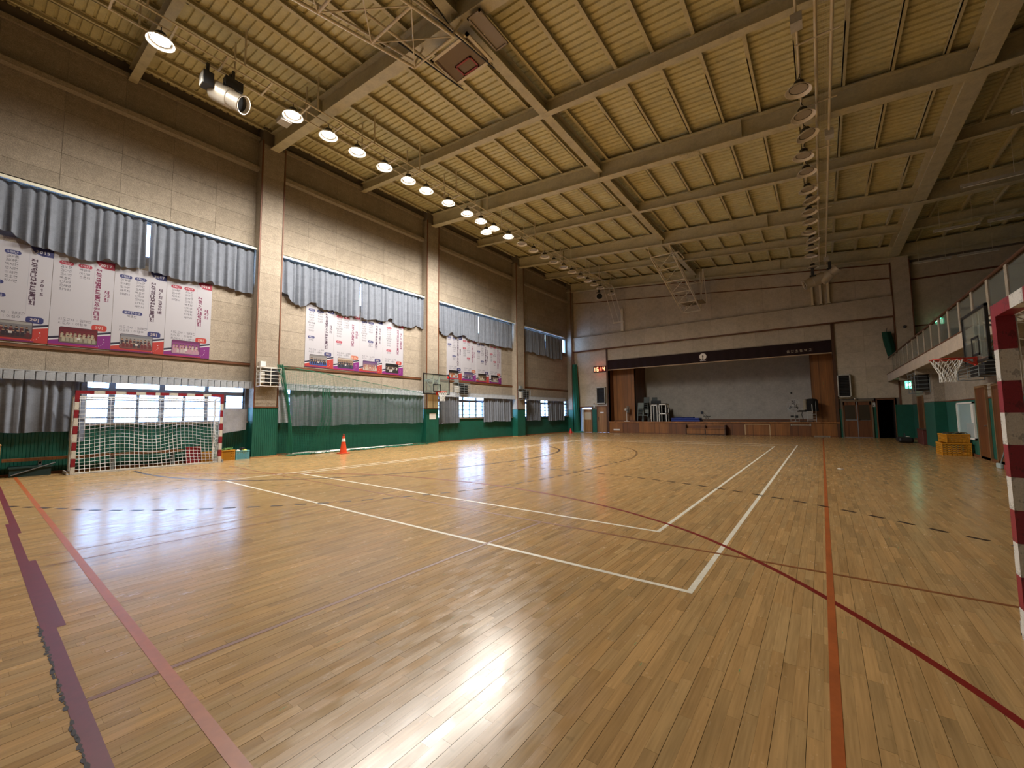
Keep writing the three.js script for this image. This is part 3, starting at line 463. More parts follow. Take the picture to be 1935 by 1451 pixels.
const SPECS = [[
  { year: '2015', blue: true, cols: [[.12, .10, G4, ['김가온', '이채린']], [.42, .08, G5, ['김여름', '김예린', '박지현', '안서연', '이채은', '전소연', '차서연']], [.2, .40, '선수상', ['박지현']], [.2, .53, 'BEST 7상', ['김여름']]], title: '전국꿈나무핸드볼대회', ty: .13, sub: '|2|0|1|5', sy: .33, staff: ST2, rank: '2위', photo: P2 },
  { year: '2017', blue: false, cols: [[.2, .08, G5, sixN], [.5, .08, G6, ['백영아', '이선미', '조윤희']]], title: '전국종별핸드볼선수권대회', ty: .10, sub: '제|72|회', sy: .33, staff: ST2, rank: '3위', photo: P1 },
  { year: '2017', blue: true, cols: [[.2, .10, G4, ['이가영', '이세빈', '임수빈', '채주희', '이명서']], [.48, .10, G5, ['김노현', '김다인', '김채은', '박효빈', '신지아', '오채영', '최가희', '채민서']], [.36, .52, '우수선수상', ['박효빈']]], title: '전국꿈나무핸드볼대회', ty: .13, sub: '제|2|회 김종하배', sy: .19, staff: ST2, rank: '3위', photo: ['#a9a6a2', '#8a5a52', '#7c3138', '#4a3b45', '#8e8f96'] },
  { year: '2018', blue: false, cols: [[.2, .10, G5, ['이세빈', '임수빈', '채주희', '이명서']], [.48, .10, G6, ['김노현', '김다인', '김시연', '김채은', '박효빈', '신지아', '오채영', '최가희', '채민서']]], title: '전국소년체육대회', ty: .2, sub: '제|47|회', sy: .35, staff: [...ST2, '트레이너 : 서문환'], rank: '2위', photo: P4 },
], [
  { year: '2021', blue: true, cols: [[.2, .06, G6, j21], [.5, .06, G5, k21], [.2, .50, G4, ['김하온']]], title: '전국종별선수권핸드볼대회', ty: .10, sub: '제|76|회', sy: .28, staff: ST3, rank: '3위', photo: P3 },
  { year: '2021', blue: false, cols: [[.2, .08, G6, j21], [.48, .08, G5, k21], [.2, .51, G4, ['김하온']]], title: '전국소년체육대회', ty: .19, sub: '제|50|회', sy: .30, staff: ST3, rank: '동메달', medal: true, photo: P6 },
  { year: '2021', blue: true, cols: [[.2, .08, G6, j21], [.48, .08, G5, k21], [.48, .42, G4, ['김하온', '최은서']]], title: '전국종합핸드볼대회', ty: .13, sub: '제|18|회 태백산기', sy: .17, staff: ST3, rank: '2위', photo: ['#8b6b8d', '#d7c9bd', '#e0c9a8', '#c98f78', '#6d4a80'] },
  { year: '2021', blue: false, cols: [[.3, .10, G6, j21], [.3, .53, G5, ['김하온']]], title: '전국꿈나무핸드볼대회', ty: .13, sub: '제|9|회 김종하배', sy: .18, staff: ST3, rank: '1위', photo: P5 },
], [
  { year: '2022', blue: true, cols: [[.18, .06, G6, ['김하온']], [.18, .21, G5, ['최은서']], [.48, .06, G5, j21.slice(0, 7)], [.48, .46, G4, ['박유정', '오유린']]], title: '전국종별핸드볼선수권대회', ty: .10, sub: '제|77|회', sy: .30, staff: ST3, rank: '3위', photo: ['#3a3634', '#aab4c4', '#d8763f', '#e6e2da', '#1c1a1a'] },
  { year: '2022', blue: false, cols: [[.18, .07, G6, ['김하온']], [.18, .24, G5, k21], [.46, .07, G5, j21.slice(0, 6)], [.46, .46, G4, ['박유정']]], title: '전국소년체육대회', ty: .18, sub: '제|51|회', sy: .31, staff: ST3, rank: '동메달', medal: true, photo: ['#7a6d95', '#8f86a6', '#3c3650', '#a9a3c0', '#5d5578'] },
  { year: '2022', blue: true, cols: [[.2, .08, G6, ['김하온']], [.2, .25, G5, k21], [.48, .08, G5, j21.slice(0, 6)], [.48, .48, G4, ['박유정']]], title: '전국종합핸드볼대회', ty: .14, sub: '제|19|회 태백산기', sy: .20, staff: ST3, rank: '3위', photo: ['#5b4f3e', '#b5a888', '#d9cfae', '#3d3426', '#2b251d'] },
  { year: '2022', blue: false, cols: [[.18, .08, G6, ['김하온']], [.18, .26, G5, k21], [.46, .08, G5, j21.slice(0, 5)], [.46, .44, G4, ['박유정', '오유린']]], title: '전국꿈나무핸드볼대회', ty: .14, sub: '제|11|회 김종하배', sy: .19, staff: ST3, rank: '1위', photo: ['#2a2528', '#c9c2b4', '#d8cfc0', '#4a3f49', '#120f12'] },
]];
const BLAB = [
  ['award banner dated 2015 with navy flag, leftmost on the wall', 'award banner with rose 2017 flag, purple foot and red third-place badge', 'award banner with navy 2017 flag, red foot and navy third-place badge', 'award banner with rose 2018 flag, right end of the nearest banner row'],
  ['award banner with photo of a blue floor, left end of the middle banner row', 'award banner with orange medal badge, second in the middle banner row', 'award banner with navy flag and red foot, third in the middle banner row', 'award banner with black and white team photo, right end of the middle row'],
  ['award banner partly behind the basketball board, left end of the far row', 'award banner with violet photo and orange badge in the far row', 'award banner with red foot and brown photo, third in the far row', 'award banner with dark photo and purple foot, right end of the far row'],
];
[0.07, -7.60, -15.04].forEach((zs, b) => SPECS[b].forEach((s, i) => {
  const g = new THREE.BoxGeometry(1.148, 2.44, 0.008), m = mat(0xb2b2b6, 0.5, { map: banner(s), side: THREE.FrontSide }), edge = mat(0xdad8dc, 0.6);
  const o = shade(new THREE.Mesh(g, [edge, edge, edge, edge, m, edge])); o.name = numbered('award_banner'); scene.add(o);
  o.rotation.y = Math.PI / 2; o.position.set(-15.688, 4.51 - 0.01 * i, zs - 1.155 * i - 0.5775);
  tag(o, BLAB[b][i], 'banner', 'handball award banners');
}));

// ------------------------------------------------------------------ high bay lamps and their hanging rails
const glowM = new THREE.MeshStandardMaterial({ color: 0xffffff, emissive: new THREE.Color().setRGB(1, 0.97, 0.92), emissiveIntensity: 22, roughness: 0.4 });
const offM = mat(0xa39a8c, 0.35), rimM = mat(0xe4ddd0, 0.35), houseM = mat(0x2c2a28, 0.5), lipM = mat(0x4a4640, 0.5);
const lampGeo = (() => {
  const ref = lathe([[0.10, 0.135], [0.15, 0.12], [0.225, 0.07], [0.268, 0.012], [0.272, 0], [0.262, 0.004], [0.215, 0.05], [0.18, 0.072]], 28);
  const dif = new THREE.CylinderGeometry(0.182, 0.182, 0.012, 28); dif.translate(0, 0.066, 0);
  const lip = new THREE.TorusGeometry(0.184, 0.008, 6, 28); lip.rotateX(Math.PI / 2); lip.translate(0, 0.058, 0);
  const house = [lathe([[0, 0.13], [0.115, 0.13], [0.12, 0.15], [0.10, 0.23], [0.05, 0.25], [0, 0.25]], 16)];
  const yoke = [rod(V(-0.07, 0.2, 0), V(0, 0.36, 0), 0.008, 6), rod(V(0.07, 0.2, 0), V(0, 0.36, 0), 0.008, 6), rod(V(0, 0.36, 0), V(0, 0.425, 0), 0.012, 6)];
  return { ref, dif, lip, house: merge(house), yoke: merge(yoke) };
})();
function lamp(x, y, z, lit, label, tilt = 0) {
  const t = thing('high_bay_lamp', label, 'lamp', [x, y, z], 0, lit ? 'lit high bay lamps' : 'unlit high bay lamps');
  obj('reflector', lampGeo.ref, rimM, t); obj('diffuser', lampGeo.dif, lit ? glowM : offM, t); obj('lip_ring', lampGeo.lip, lipM, t); obj('housing', lampGeo.house, houseM, t); obj('yoke', lampGeo.yoke, houseM, t);
  t.rotation.z = tilt; t.position.x += 0.425 * Math.sin(tilt); t.position.y += 0.425 * (1 - Math.cos(tilt));
  if (lit) { const s = new THREE.SpotLight(0xfff8ee, LAMP_CD, 0, 1.52, 0.72, 2); s.position.set(0, 0.045, 0); s.target.position.set(0, -5, 0); s.castShadow = true; s.shadow.radius = 12; t.add(s, s.target); }
  return t;
}
{
  const lx = -11.62, ly = 9.93;
  const litZ = [-2.16, -5.1, -6.16, -7.14, -8.18, -9.2, -10.06, -11.22, -12.32, -13.2, -14.1, -15.2];
  litZ.forEach((z, i) => lamp(lx, ly, z, true, `glowing high bay lamp on the left rail, ${ORD[i]} from the camera`));
  lamp(-12.15, 9.93, -14.18, true, 'glowing high bay lamp set on the wall side of the left rail');
  [-16.3, -17.35, -18.45, -19.4, -20.5, -21.5, -22.6, -23.6, -24.55, -25.5, -27.3].forEach((z, i) => lamp(lx, ly, z, false, `dark unlit high bay lamp on the left rail, ${ORD[i].replace('nearest', 'first')} beyond the glowing ones`));
  [-11.4, -12.5, -13.48, -14.55, -15.6, -16.9, -17.85, -18.88, -19.86, -21.05, -22.1, -23.2, -24.3, -26.4].forEach((z, i) => lamp(0, 8.93, z, false, `unlit round high bay lamp on the right rail, ${ORD[i]} from the camera`, (i % 4 === 2 ? 0.22 : i % 3 === 0 ? -0.1 : 0.05)));
  // left hanging rail
  const t = thing('lighting_rail', 'long hanging ladder rail carrying the left row of lamps', 'lighting rail');
  const yr = 10.33, z0 = -1.35, z1 = -26.9;
  for (const x of [-12.0, -11.62, -11.3]) obj('rail_pipe', rod(V(x, yr, z0), V(x, yr, z1), 0.022, 8), M.pipe, t);
  for (let z = z0; z > z1 - 0.1; z -= 1.02) obj('cross_bar', bx(-12.02, -11.28, yr - 0.02, yr + 0.02, z - 0.02, z + 0.02), M.pipe, t);
  for (let z = z0 - 0.5; z > z1; z -= 1.9) for (const x of [-12.0, -11.3]) obj('hanger_rod', bx(x - 0.018, x + 0.018, yr, roofY(x, 10.24), z - 0.018, z + 0.018), M.pipe, t);
  objs('end_ladder', [rod(V(-12.0, yr, z1), V(-11.8, 8.0, -28.1), 0.02, 6), rod(V(-11.62, yr, z1), V(-11.42, 8.0, -28.1), 0.02, 6), rod(V(-11.3, yr, z1), V(-11.1, 8.0, -28.1), 0.02, 6), bx(-11.85, -11.05, 7.96, 8.06, -28.14, -28.02)], M.pipe, t);
  obj('junction_box', bx(-12.32, -12.02, 9.98, 10.12, -4.95, -5.25), M.offwhite, t);
  // right hanging rail with its wire cable tray
  const u = thing('lighting_rail', 'long hanging rail and wire mesh cable tray carrying the right row of lamps', 'lighting rail');
  const y2 = 9.36;
  for (const [x, r] of [[0, 0.024], [0.31, 0.03], [0.58, 0.03]]) obj('rail_pipe', rod(V(x, y2 - (x ? 0.1 : 0), 4), V(x, y2 - (x ? 0.1 : 0), -27.2), r, 8), M.pipe, u);
  for (let z = -3.4; z > -27; z -= 2.3) obj('cross_bar', rod(V(-0.06, y2 - 0.12, z), V(0.72, y2 - 0.12, z), 0.02, 6), M.pipe, u);
  const mesh = []; for (let z = 0; z > -27; z -= 0.055) mesh.push(bar(V(0.32, y2 - 0.09, z), V(0.57, y2 - 0.09, z - 0.04), 0.006, 0.006)); for (let k = 1; k < 7; k++) mesh.push(bx(0.31 + k * 0.0386 - 0.003, 0.31 + k * 0.0386 + 0.003, y2 - 0.094, y2 - 0.088, 0, -27.2));
  obj('tray_mesh', mesh, M.purlin, u).userData.kind = 'stuff';
  for (let z = -2.6; z > -27; z -= 2.3) for (const x of [0.31, 0.58]) obj('hanger_rod', bx(x - 0.012, x + 0.012, y2 - 0.1, roofY(x, 10.24), z - 0.012, z + 0.012), M.pipe, u);
  for (const [x, z] of [[0, -9.6], [0.58, -14.2], [0.58, -26.0]]) obj('junction_box', bx(x - 0.1, x + 0.1, y2 - 0.26, y2 - 0.06, z - 0.13, z + 0.13), M.offwhite, u);
}
// stage spotlights hung from the rails
function spotlight(pos, dir, s, label, yoke = true) {
  const t = thing('stage_spotlight', label, 'spotlight', pos, 0, 'stage spotlights');
  const b = new THREE.Group(); const shell = mat(0xc9bfae, 0.4, { metalness: 0.3 });
  const q = new THREE.Quaternion().setFromUnitVectors(V(0, 1, 0), V(...dir).normalize());
  const tf = (g) => { g.scale(s * 1.3, s * 0.95, s * 1.3); g.applyQuaternion(q); return g; };
  obj('rear_barrel', tf(lathe([[0, -0.52], [0.14, -0.52], [0.185, -0.47], [0.19, -0.44], [0.19, 0.02], [0.172, 0.05]], 24)), shell, t);
  obj('front_barrel', tf(lathe([[0.165, 0.03], [0.175, 0.05], [0.165, 0.07], [0.165, 0.36], [0.178, 0.37], [0.178, 0.40], [0.158, 0.40], [0.15, 0.36], [0.15, 0.1]], 24)), shell, t);
  const ln = new THREE.CylinderGeometry(0.152, 0.152, 0.02, 24); ln.translate(0, 0.3, 0); obj('lens', tf(ln), mat(0x1b1d20, 0.15), t);
  if (yoke) obj('yoke', [bx(-0.06 * s, 0.06 * s, 0.19 * s, 0.62 * s, -0.05 * s, 0.05 * s), bx(-0.12 * s, 0.12 * s, 0.19 * s, 0.25 * s, -0.2 * s, 0.2 * s)], M.charcoal, t);
  return t;
}
spotlight([-11.8, 9.62, -3.62], [0.72, -0.5, -0.65], 1.0, 'large cream cylinder spotlight hanging behind the nearest glowing lamp');
{ const t = thing('ballast_box', 'dark ballast boxes with pale end hung beside the near spotlight', 'ballast box', [-11.95, 9.75, -3.15]); objs('box', [rb(0.28, 0.36, 0.22, 0.01, 0, 0.12, 0), rb(0.2, 0.26, 0.4, 0.01, 0.22, 0.2, -0.5)], M.charcoal, t); obj('pale_end', rb(0.26, 0.3, 0.02, 0.004, 0, 0.1, 0.12), M.offwhite, t); objs('hanger', [bx(-0.03, 0.03, 0.28, 0.58, -0.03, 0.03), bx(0.19, 0.25, 0.3, 0.58, -0.52, -0.46)], M.charcoal, t); }
spotlight([-11.95, 9.55, -26.0], [0.45, -0.25, 0.85], 1.0, 'spotlight with dark round mouth at far end of the left rail');
spotlight([0.0, 8.25, -26.5], [-0.85, -0.32, 0.2], 1.15, 'tapered cream spotlight pointing left at far end of the right rail');
spotlight([0.72, 8.5, -26.5], [0.75, 0.55, 0.2], 1.05, 'cream spotlight pointing up to the right at far end of right rail');
// ceiling-hung folding basketball frames
function trussFrame(t, A, B, w, h, n, r) {                         // chords from A to B (Vector3), w apart in x, two layers h apart
  const d = B.clone().sub(A), up = V(0, h, 0);
  for (const s of [-0.5, 0.5]) { const o = V(s * w, 0, 0); obj('chord_pipe', rod(A.clone().add(o), B.clone().add(o), r, 8), M.pipe, t); obj('chord_pipe', rod(A.clone().add(o).add(up), B.clone().add(o).add(up), r * 0.75, 8), M.pipe, t); for (let k = 0; k <= n; k++) { const p = A.clone().addScaledVector(d, k / n).add(o); obj('strut', rod(p, p.clone().add(up), r * 0.6, 6), M.pipe, t); } }
  for (let k = 0; k <= n; k++) { const p = A.clone().addScaledVector(d, k / n); obj('cross_pipe', rod(p.clone().add(V(-w / 2, 0, 0)), p.clone().add(V(w / 2, 0, 0)), r * 0.9, 8), M.pipe, t); if (k < n) { const q = A.clone().addScaledVector(d, (k + 1) / n); obj('brace_rod', [rod(p.clone().add(V(-w / 2, 0, 0)), q.clone().add(V(w / 2, 0, 0)), r * 0.4, 6), rod(p.clone().add(V(w / 2, 0, 0)), q.clone().add(V(-w / 2, 0, 0)), r * 0.4, 6)], M.pipe, t); } }
}
{
  const t = thing('folding_basketball_frame', 'folded ceiling-hung basketball frame of pipes overhead near the camera', 'basketball frame');
  trussFrame(t, V(-6.55, 8.72, -2.4), V(-6.55, 9.52, -5.85), 1.3, 0.16, 3, 0.032);
  for (const x of [-7.0, -5.95]) { obj('mast_rail', rod(V(x, 9.58, -4.4), V(x, 9.86, -7.2), 0.03, 8), M.pipe, t); obj('slide_bar', bar(V(x + 0.03, 9.53, -5.2), V(x + 0.03, 9.79, -7.25), 0.02, 0.03), M.black, t); }
  const bg = new THREE.Group(); bg.name = 'backboard'; t.add(bg);
  const by = 9.80, Q = (x, z) => V(x, by, z);
  obj('glass', bx(-6.95, -5.85, by - 0.006, by + 0.006, -6.2, -7.0), mat(0x7a6558, 0.1, { transmission: 0.35, thickness: 0 }), bg);
  obj('frame', [bx(-7.0, -5.8, by - 0.02, by + 0.02, -6.15, -6.22), bx(-7.0, -5.8, by - 0.02, by + 0.02, -6.98, -7.05), bx(-7.0, -6.93, by - 0.02, by + 0.02, -6.15, -7.05), bx(-5.87, -5.8, by - 0.02, by + 0.02, -6.15, -7.05)], M.pipe, bg);
  obj('aim_square', [bx(-6.65, -6.15, by - 0.03, by - 0.015, -6.62, -6.66), bx(-6.65, -6.15, by - 0.03, by - 0.015, -6.92, -6.96), bx(-6.65, -6.61, by - 0.03, by - 0.015, -6.62, -6.96), bx(-6.19, -6.15, by - 0.03, by - 0.015, -6.62, -6.96)], mat(0x8f2c2c, 0.5), bg);
  const pn = obj('side_panel', [bx(-5.66, -5.62, 9.88, 9.92, -6.0, -7.0), bx(-5.34, -5.3, 9.88, 9.92, -6.0, -7.0), bx(-5.66, -5.3, 9.88, 9.92, -6.0, -6.04), bx(-5.66, -5.3, 9.88, 9.92, -6.96, -7.0), bx(-5.64, -5.32, 9.905, 9.915, -6.02, -6.98)], mat(0x8d8173, 0.5), t);
  objs('hanger', [rod(V(-7.2, 9.6, -5.85), V(-7.2, 10.2, -6.1), 0.025), rod(V(-5.9, 9.6, -5.85), V(-5.9, 10.1, -6.1), 0.025), rod(V(-6.1, 8.95, -2.6), V(-6.1, 10.3, -2.4), 0.025), rod(V(-6.95, 8.95, -2.6), V(-6.95, 10.4, -2.4), 0.025), rod(V(-5.6, 9.9, -6.5), V(-5.6, 10.6, -6.5), 0.012)], M.pipe, t);
  obj('winch', [rb(0.35, 0.3, 0.4, 0.02, -5.95, 9.95, -4.7)], M.dark, t);
  obj('cable', poly([V(-5.9, 10.3, -4.6), V(-5.92, 9.9, -4.9), V(-5.85, 9.7, -5.3), V(-5.9, 9.65, -5.8)], 0.015), M.black, t);
}
{
  const t = thing('folding_basketball_frame', 'ladder-like folded basketball frame of pipes hanging before the stage wall', 'basketball frame');
  trussFrame(t, V(-6.35, 9.72, -21.6), V(-6.35, 7.9, -27.7), 1.1, 0.22, 5, 0.035);
  objs('mast_rail', [rod(V(-6.9, 9.95, -21.3), V(-6.9, 9.3, -24.0), 0.03), rod(V(-5.8, 9.95, -21.3), V(-5.8, 8.6, -26.2), 0.03)], M.pipe, t);
  obj('side_panel', [bx(-5.75, -5.71, 9.55, 9.59, -21.3, -22.4), bx(-5.40, -5.36, 9.55, 9.59, -21.3, -22.4), bx(-5.75, -5.36, 9.55, 9.59, -21.3, -21.34), bx(-5.75, -5.36, 9.55, 9.59, -22.36, -22.4)], M.pipe, t);
  for (const x of [-6.6, -5.75]) obj('drop_post', rod(V(x, 8.0, -27.5), V(x, 10.4, -27.7), 0.035), M.pipe, t);
  obj('tie', [rod(V(-6.6, 9.7, -27.65), V(-5.75, 9.7, -27.65), 0.03), rod(V(-5.75, 9.6, -27.6), V(-5.8, 9.2, -25.0), 0.025), rod(V(-6.6, 9.6, -27.6), V(-6.9, 9.3, -24.0), 0.025), rod(V(-5.75, 8.1, -27.5), V(-5.35, 10.2, -26.6), 0.025), rod(V(-5.35, 10.2, -26.6), V(-5.35, 8.2, -27.3), 0.025)], M.pipe, t);
  obj('folded_backboard', [bx(-6.75, -5.45, 8.25, 8.30, -26.6, -27.5)], mat(0x7c6d52, 0.5), t); obj('rim', (() => { const g = new THREE.TorusGeometry(0.21, 0.012, 6, 20); g.rotateX(Math.PI / 2); g.translate(-6.1, 8.16, -26.9); return g; })(), M.dark, t);
  objs('hanger', [rod(V(-6.9, 9.95, -21.3), V(-6.9, 10.2, -21.2), 0.03), rod(V(-5.8, 9.95, -21.3), V(-5.8, 10.1, -21.2), 0.03)], M.pipe, t);
}
// gallery strip lights, switched off
[[3.98, 5.3, -27.7], [5.48, 6.8, -27.68], [4.0, 5.3, -23.25], [5.5, 6.8, -23.3], [4.0, 5.35, -19.1], [4.1, 5.4, -15.0]].forEach(([a, b, z], i) => {
  const t = thing('strip_light', ['unlit white strip light under the gallery roof, left one by the end wall', 'unlit white strip light under the gallery roof, right one by the end wall', 'unlit strip light over the gallery, left one of the second row', 'unlit strip light over the gallery, right one of the second row', 'unlit strip light over the gallery in the third row', 'unlit strip light over the gallery at the right picture edge'][i], 'strip light', [0, 8.6, z], 0, 'gallery strip lights');
  obj('batten', bx(a, b, 0.03, 0.10, -0.05, 0.05), M.offwhite, t); obj('tube', rod(V(a + 0.04, 0, 0), V(b - 0.04, 0, 0), 0.016), mat(0xf2f0ea, 0.25), t); objs('end_cap', [bx(a, a + 0.04, -0.02, 0.04, -0.02, 0.02), bx(b - 0.04, b, -0.02, 0.04, -0.02, 0.02)], M.offwhite, t); objs('hanger_wire', [rod(V(a + 0.2, 0.1, 0), V(a + 0.2, 1.35, 0), 0.006), rod(V(b - 0.2, 0.1, 0), V(b - 0.2, 1.35, 0), 0.006)], M.pipe, t);
});
// posts and ducts at the head of the end wall
[[-11.25, 0.09, 7.34, 9.0, 'slim post on the stage wall below the left lamp rail'], [-0.1, 0.05, 7.34, 8.4, 'slim white post on the stage wall, left of three'], [0.28, 0.05, 7.34, 8.45, 'slim white post on the stage wall, middle of three'], [0.62, 0.05, 7.34, 8.5, 'slim white post on the stage wall, right of three']].forEach(([x, r, y0, y1, l]) => tag(obj('conduit_post', [bx(x - r, x + r, y0, y1, -28.33, -28.22), bx(x - r * 1.6, x + r * 1.6, y0, y0 + 0.03, -28.34, -28.2)], M.pipe), l, 'post', 'posts on the stage wall'));

// ------------------------------------------------------------------ curtains, pelmets and valances of the left wall
function curtain(label, z0, z1, yT, yB, x, o = {}) {
  const L = z0 - z1, nf = Math.round(L / (o.fold ?? 0.21)), amp = o.amp ?? 0.06, ph = rr(0, 6), ph2 = rr(0, 6), jit = []; for (let i = 0; i <= nf * 2 + 4; i++) jit.push(rr(-1, 1));
  const lifts = o.lifts ?? [];
  const hem = (z) => { let y = yB + (o.ragged ?? 0.015) * (Math.sin(z * 3.1 + ph) + 0.7 * Math.sin(z * 7.7 + ph2)); for (const [zc, w, h] of lifts) y += h * Math.exp(-(((z - zc) / w) ** 2)); return y; };
  const f = (u, v) => {
    const s = u * nf, k = Math.floor(s), fr = s - k, a = jit[k] * (1 - fr) + jit[k + 1] * fr, t = (s + 0.34 * a) * Math.PI * 2;
    const zz = z0 - L * u, y = yT + (hem(zz) - yT) * v, dev = amp * (0.55 + 0.6 * v) * (Math.sin(t) * (0.75 + 0.5 * a) + 0.3 * Math.sin(t * 1.7 + ph) + 0.3 * Math.sin(t * 0.31 + ph2));
    let lift = 0; for (const [zc, w, h] of lifts) lift += h * Math.exp(-(((zz - zc) / w) ** 2));
    return V(x + dev + 0.12 * lift * v * v + (o.bulge ?? 0) * Math.sin(v * 3), y, zz + 0.018 * Math.cos(t) * (1 - v));
  };
  const g = grid(Math.max(8, nf * 9), 12, f);
  return tag(obj('window_curtain', g, M.curtain), label, 'curtain', 'grey window curtains');
}
const up = 'grey curtain over the high window';
curtain(up + ', leftmost in the picture', 0.9, -2.84, 7.2, 5.66, -15.58, { lifts: [[-0.2, 0.4, 0.28], [-2.1, 0.18, 0.14]], ragged: 0.035 });
curtain(up + ' just left of the nearest pillar', -2.93, -5.7, 7.2, 5.66, -15.58, { lifts: [[-4.45, 0.14, 0.12]], ragged: 0.03 });
curtain(up + ' just right of the nearest pillar', -6.6, -9.82, 7.15, 5.60, -15.58, { lifts: [[-6.7, 0.25, 0.35], [-7.75, 0.25, 0.2]], ragged: 0.045 });
curtain(up + ', second right of the nearest pillar', -9.9, -13.3, 7.15, 5.62, -15.58, { lifts: [[-11.4, 0.15, 0.16], [-12.9, 0.2, 0.1]], ragged: 0.04 });
curtain(up + ' above the far banner row, left half', -14.2, -17.45, 7.1, 5.62, -15.58, { lifts: [[-14.3, 0.2, 0.2], [-15.3, 0.18, 0.18], [-16.3, 0.25, 0.15]], ragged: 0.045, fold: 0.14 });
curtain(up + ' above the far banner row, right half', -17.46, -20.72, 7.1, 5.58, -15.58, { ragged: 0.02, fold: 0.13 });
curtain(up + ' nearest the far corner, left half', -21.9, -24.55, 7.1, 5.58, -15.58, { ragged: 0.05, fold: 0.15 });
curtain(up + ' nearest the far corner, right half', -24.6, -27.1, 7.1, 5.50, -15.58, { ragged: 0.05, fold: 0.15 });
[[0.6, -5.74], [-6.53, -13.33], [-14.12, -20.8], [-21.64, -27.2]].forEach(([a, b], i) => {
  const t = thing('curtain_rail', ['cream curtain rail above the leftmost high window', 'cream curtain rail between the first two pillars', 'cream curtain rail above the far banner row', 'cream curtain rail nearest the far corner'][i], 'curtain rail', [0, 0, 0], 0, 'curtain rails');
  obj('pelmet', [bx(-15.7, -15.46, 7.285, 7.31, a, b), bx(-15.48, -15.46, 7.21, 7.31, a, b)], M.railCream, t); obj('track', bx(-15.6, -15.56, 7.24, 7.28, a, b), M.dark, t);
  // pleated valance over the low window
  const v = thing('valance', ['pleated grey valance over the low window behind the goal', 'pleated grey valance behind the green net', 'pleated grey valance right of the basketball board', 'pleated grey valance nearest the far corner'][i], 'valance', [0, 0, 0], 0, 'pleated valances');
  const pts = [], p = 0.17; for (let z = a; z > b + 0.02; z -= p) pts.push([z, 0.012], [z - p * 0.86, 0.026], [z - p * 0.90, -0.012], [z - p * 0.98, -0.014]); pts.push([b, 0.01]);
  const P = [], U = [], I = []; for (let k = 0; k + 1 < pts.length; k++) { const n = P.length / 3, [za, xa] = pts[k], [zb, xb] = pts[k + 1]; P.push(-15.5 + xa, 2.57, za, -15.5 + xb, 2.57, zb, -15.5 + xb * 2.2, 2.345 - 0.01 * (k % 3 === 1), zb, -15.5 + xa * 2.2, 2.345, za); U.push(za, 2.57, zb, 2.57, zb, 2.345, za, 2.345); I.push(n, n + 1, n + 2, n, n + 2, n + 3); }
  const g = new THREE.BufferGeometry(); g.setAttribute('position', new THREE.Float32BufferAttribute(P, 3)); g.setAttribute('uv', new THREE.Float32BufferAttribute(U, 2)); g.setIndex(I); g.computeVertexNormals();
  obj('pleats', g, M.valance, v); obj('head_board', bx(-15.7, -15.475, 2.56, 2.585, a, b), M.valance, v);
});
const lo = 'grey curtain over the low window';
curtain(lo + ' at the left picture edge', 0.6, -1.64, 2.42, 1.06, -15.56, { fold: 0.2, amp: 0.05 });
curtain(lo + ', narrow strip bunched behind the goal post', -1.56, -1.86, 2.42, 0.8, -15.60, { fold: 0.09, amp: 0.03 });
curtain(lo + ' behind the green net, left half', -7.05, -9.98, 2.42, 1.02, -15.56, { fold: 0.26, amp: 0.05 });
curtain(lo + ' behind the green net, right half', -9.94, -13.3, 2.42, 1.03, -15.56, { fold: 0.22, amp: 0.045 });
curtain(lo + ' just right of the basketball board', -14.35, -15.85, 2.4, 0.97, -15.56, { fold: 0.2, lifts: [[-14.4, 0.15, -0.08]] });
curtain(lo + ' right of the bright middle window', -17.85, -20.5, 2.4, 0.98, -15.56, { fold: 0.2 });
curtain(lo + ' left of the far bright window', -22.1, -23.9, 2.38, 0.97, -15.56, { fold: 0.2 });
curtain(lo + ' nearest the far corner', -24.75, -27.0, 2.38, 0.93, -15.56, { fold: 0.2 });
{ // cloth hung over the guard bar and a tied-back curtain end
  const g = grid(24, 10, (u, v) => V(-15.5 + 0.02 * Math.sin(u * 9 + v * 2) + 0.03 * v * Math.sin(u * 3), 1.64 - v * (0.78 - 0.1 * u), -4.95 - 0.68 * u)); tag(obj('draped_cloth', g, mat(0x9b9ba0, 0.9, { map: rep(T.cloth, 2) })), 'grey cloth hung over the window bar beside the goal', 'cloth');
  const h = grid(20, 12, (u, v) => V(-15.56 + 0.04 * Math.sin(u * 14), 2.36 - v * 1.2, -6.56 - u * (0.34 + 0.18 * v) - 0.05 * v)); tag(obj('draped_cloth', h, M.valance), 'pale curtain end slanting beside the nearest pillar', 'cloth');
}

// ------------------------------------------------------------------ handball goals
const RED_C = new THREE.Color(0x8e1c2b), WHT_C = new THREE.Color(0xd9d5cb);
function stripes(a, b, w, first = 0.29) {                          // square post with painted 20 cm bands
  const L = a.distanceTo(b), out = []; let s = 0, red = true;
  while (s < L - 0.01) { const e = Math.min(L, s + (s === 0 ? first : 0.2)); const p = a.clone().lerp(b, s / L), q = a.clone().lerp(b, e / L); const g = bar(p, q, w, w); out.push(tint(g, red ? RED_C : WHT_C)); s = e; red = !red; }
  return out;
}
const bandM = new THREE.MeshStandardMaterial({ color: 0xffffff, vertexColors: true, roughness: 0.45, map: rep(T.scuff, 2.3) });
function netLines(nu, nv, f, r) { const out = []; for (let i = 0; i <= nu; i++) { const p = []; for (let k = 0; k <= nv; k++) p.push(f(i / nu, k / nv)); out.push(...poly(p, r, 4)); } for (let j = 0; j <= nv; j++) { const p = []; for (let k = 0; k <= nu; k++) p.push(f(k / nu, j / nv)); out.push(...poly(p, r, 4)); } return out; }
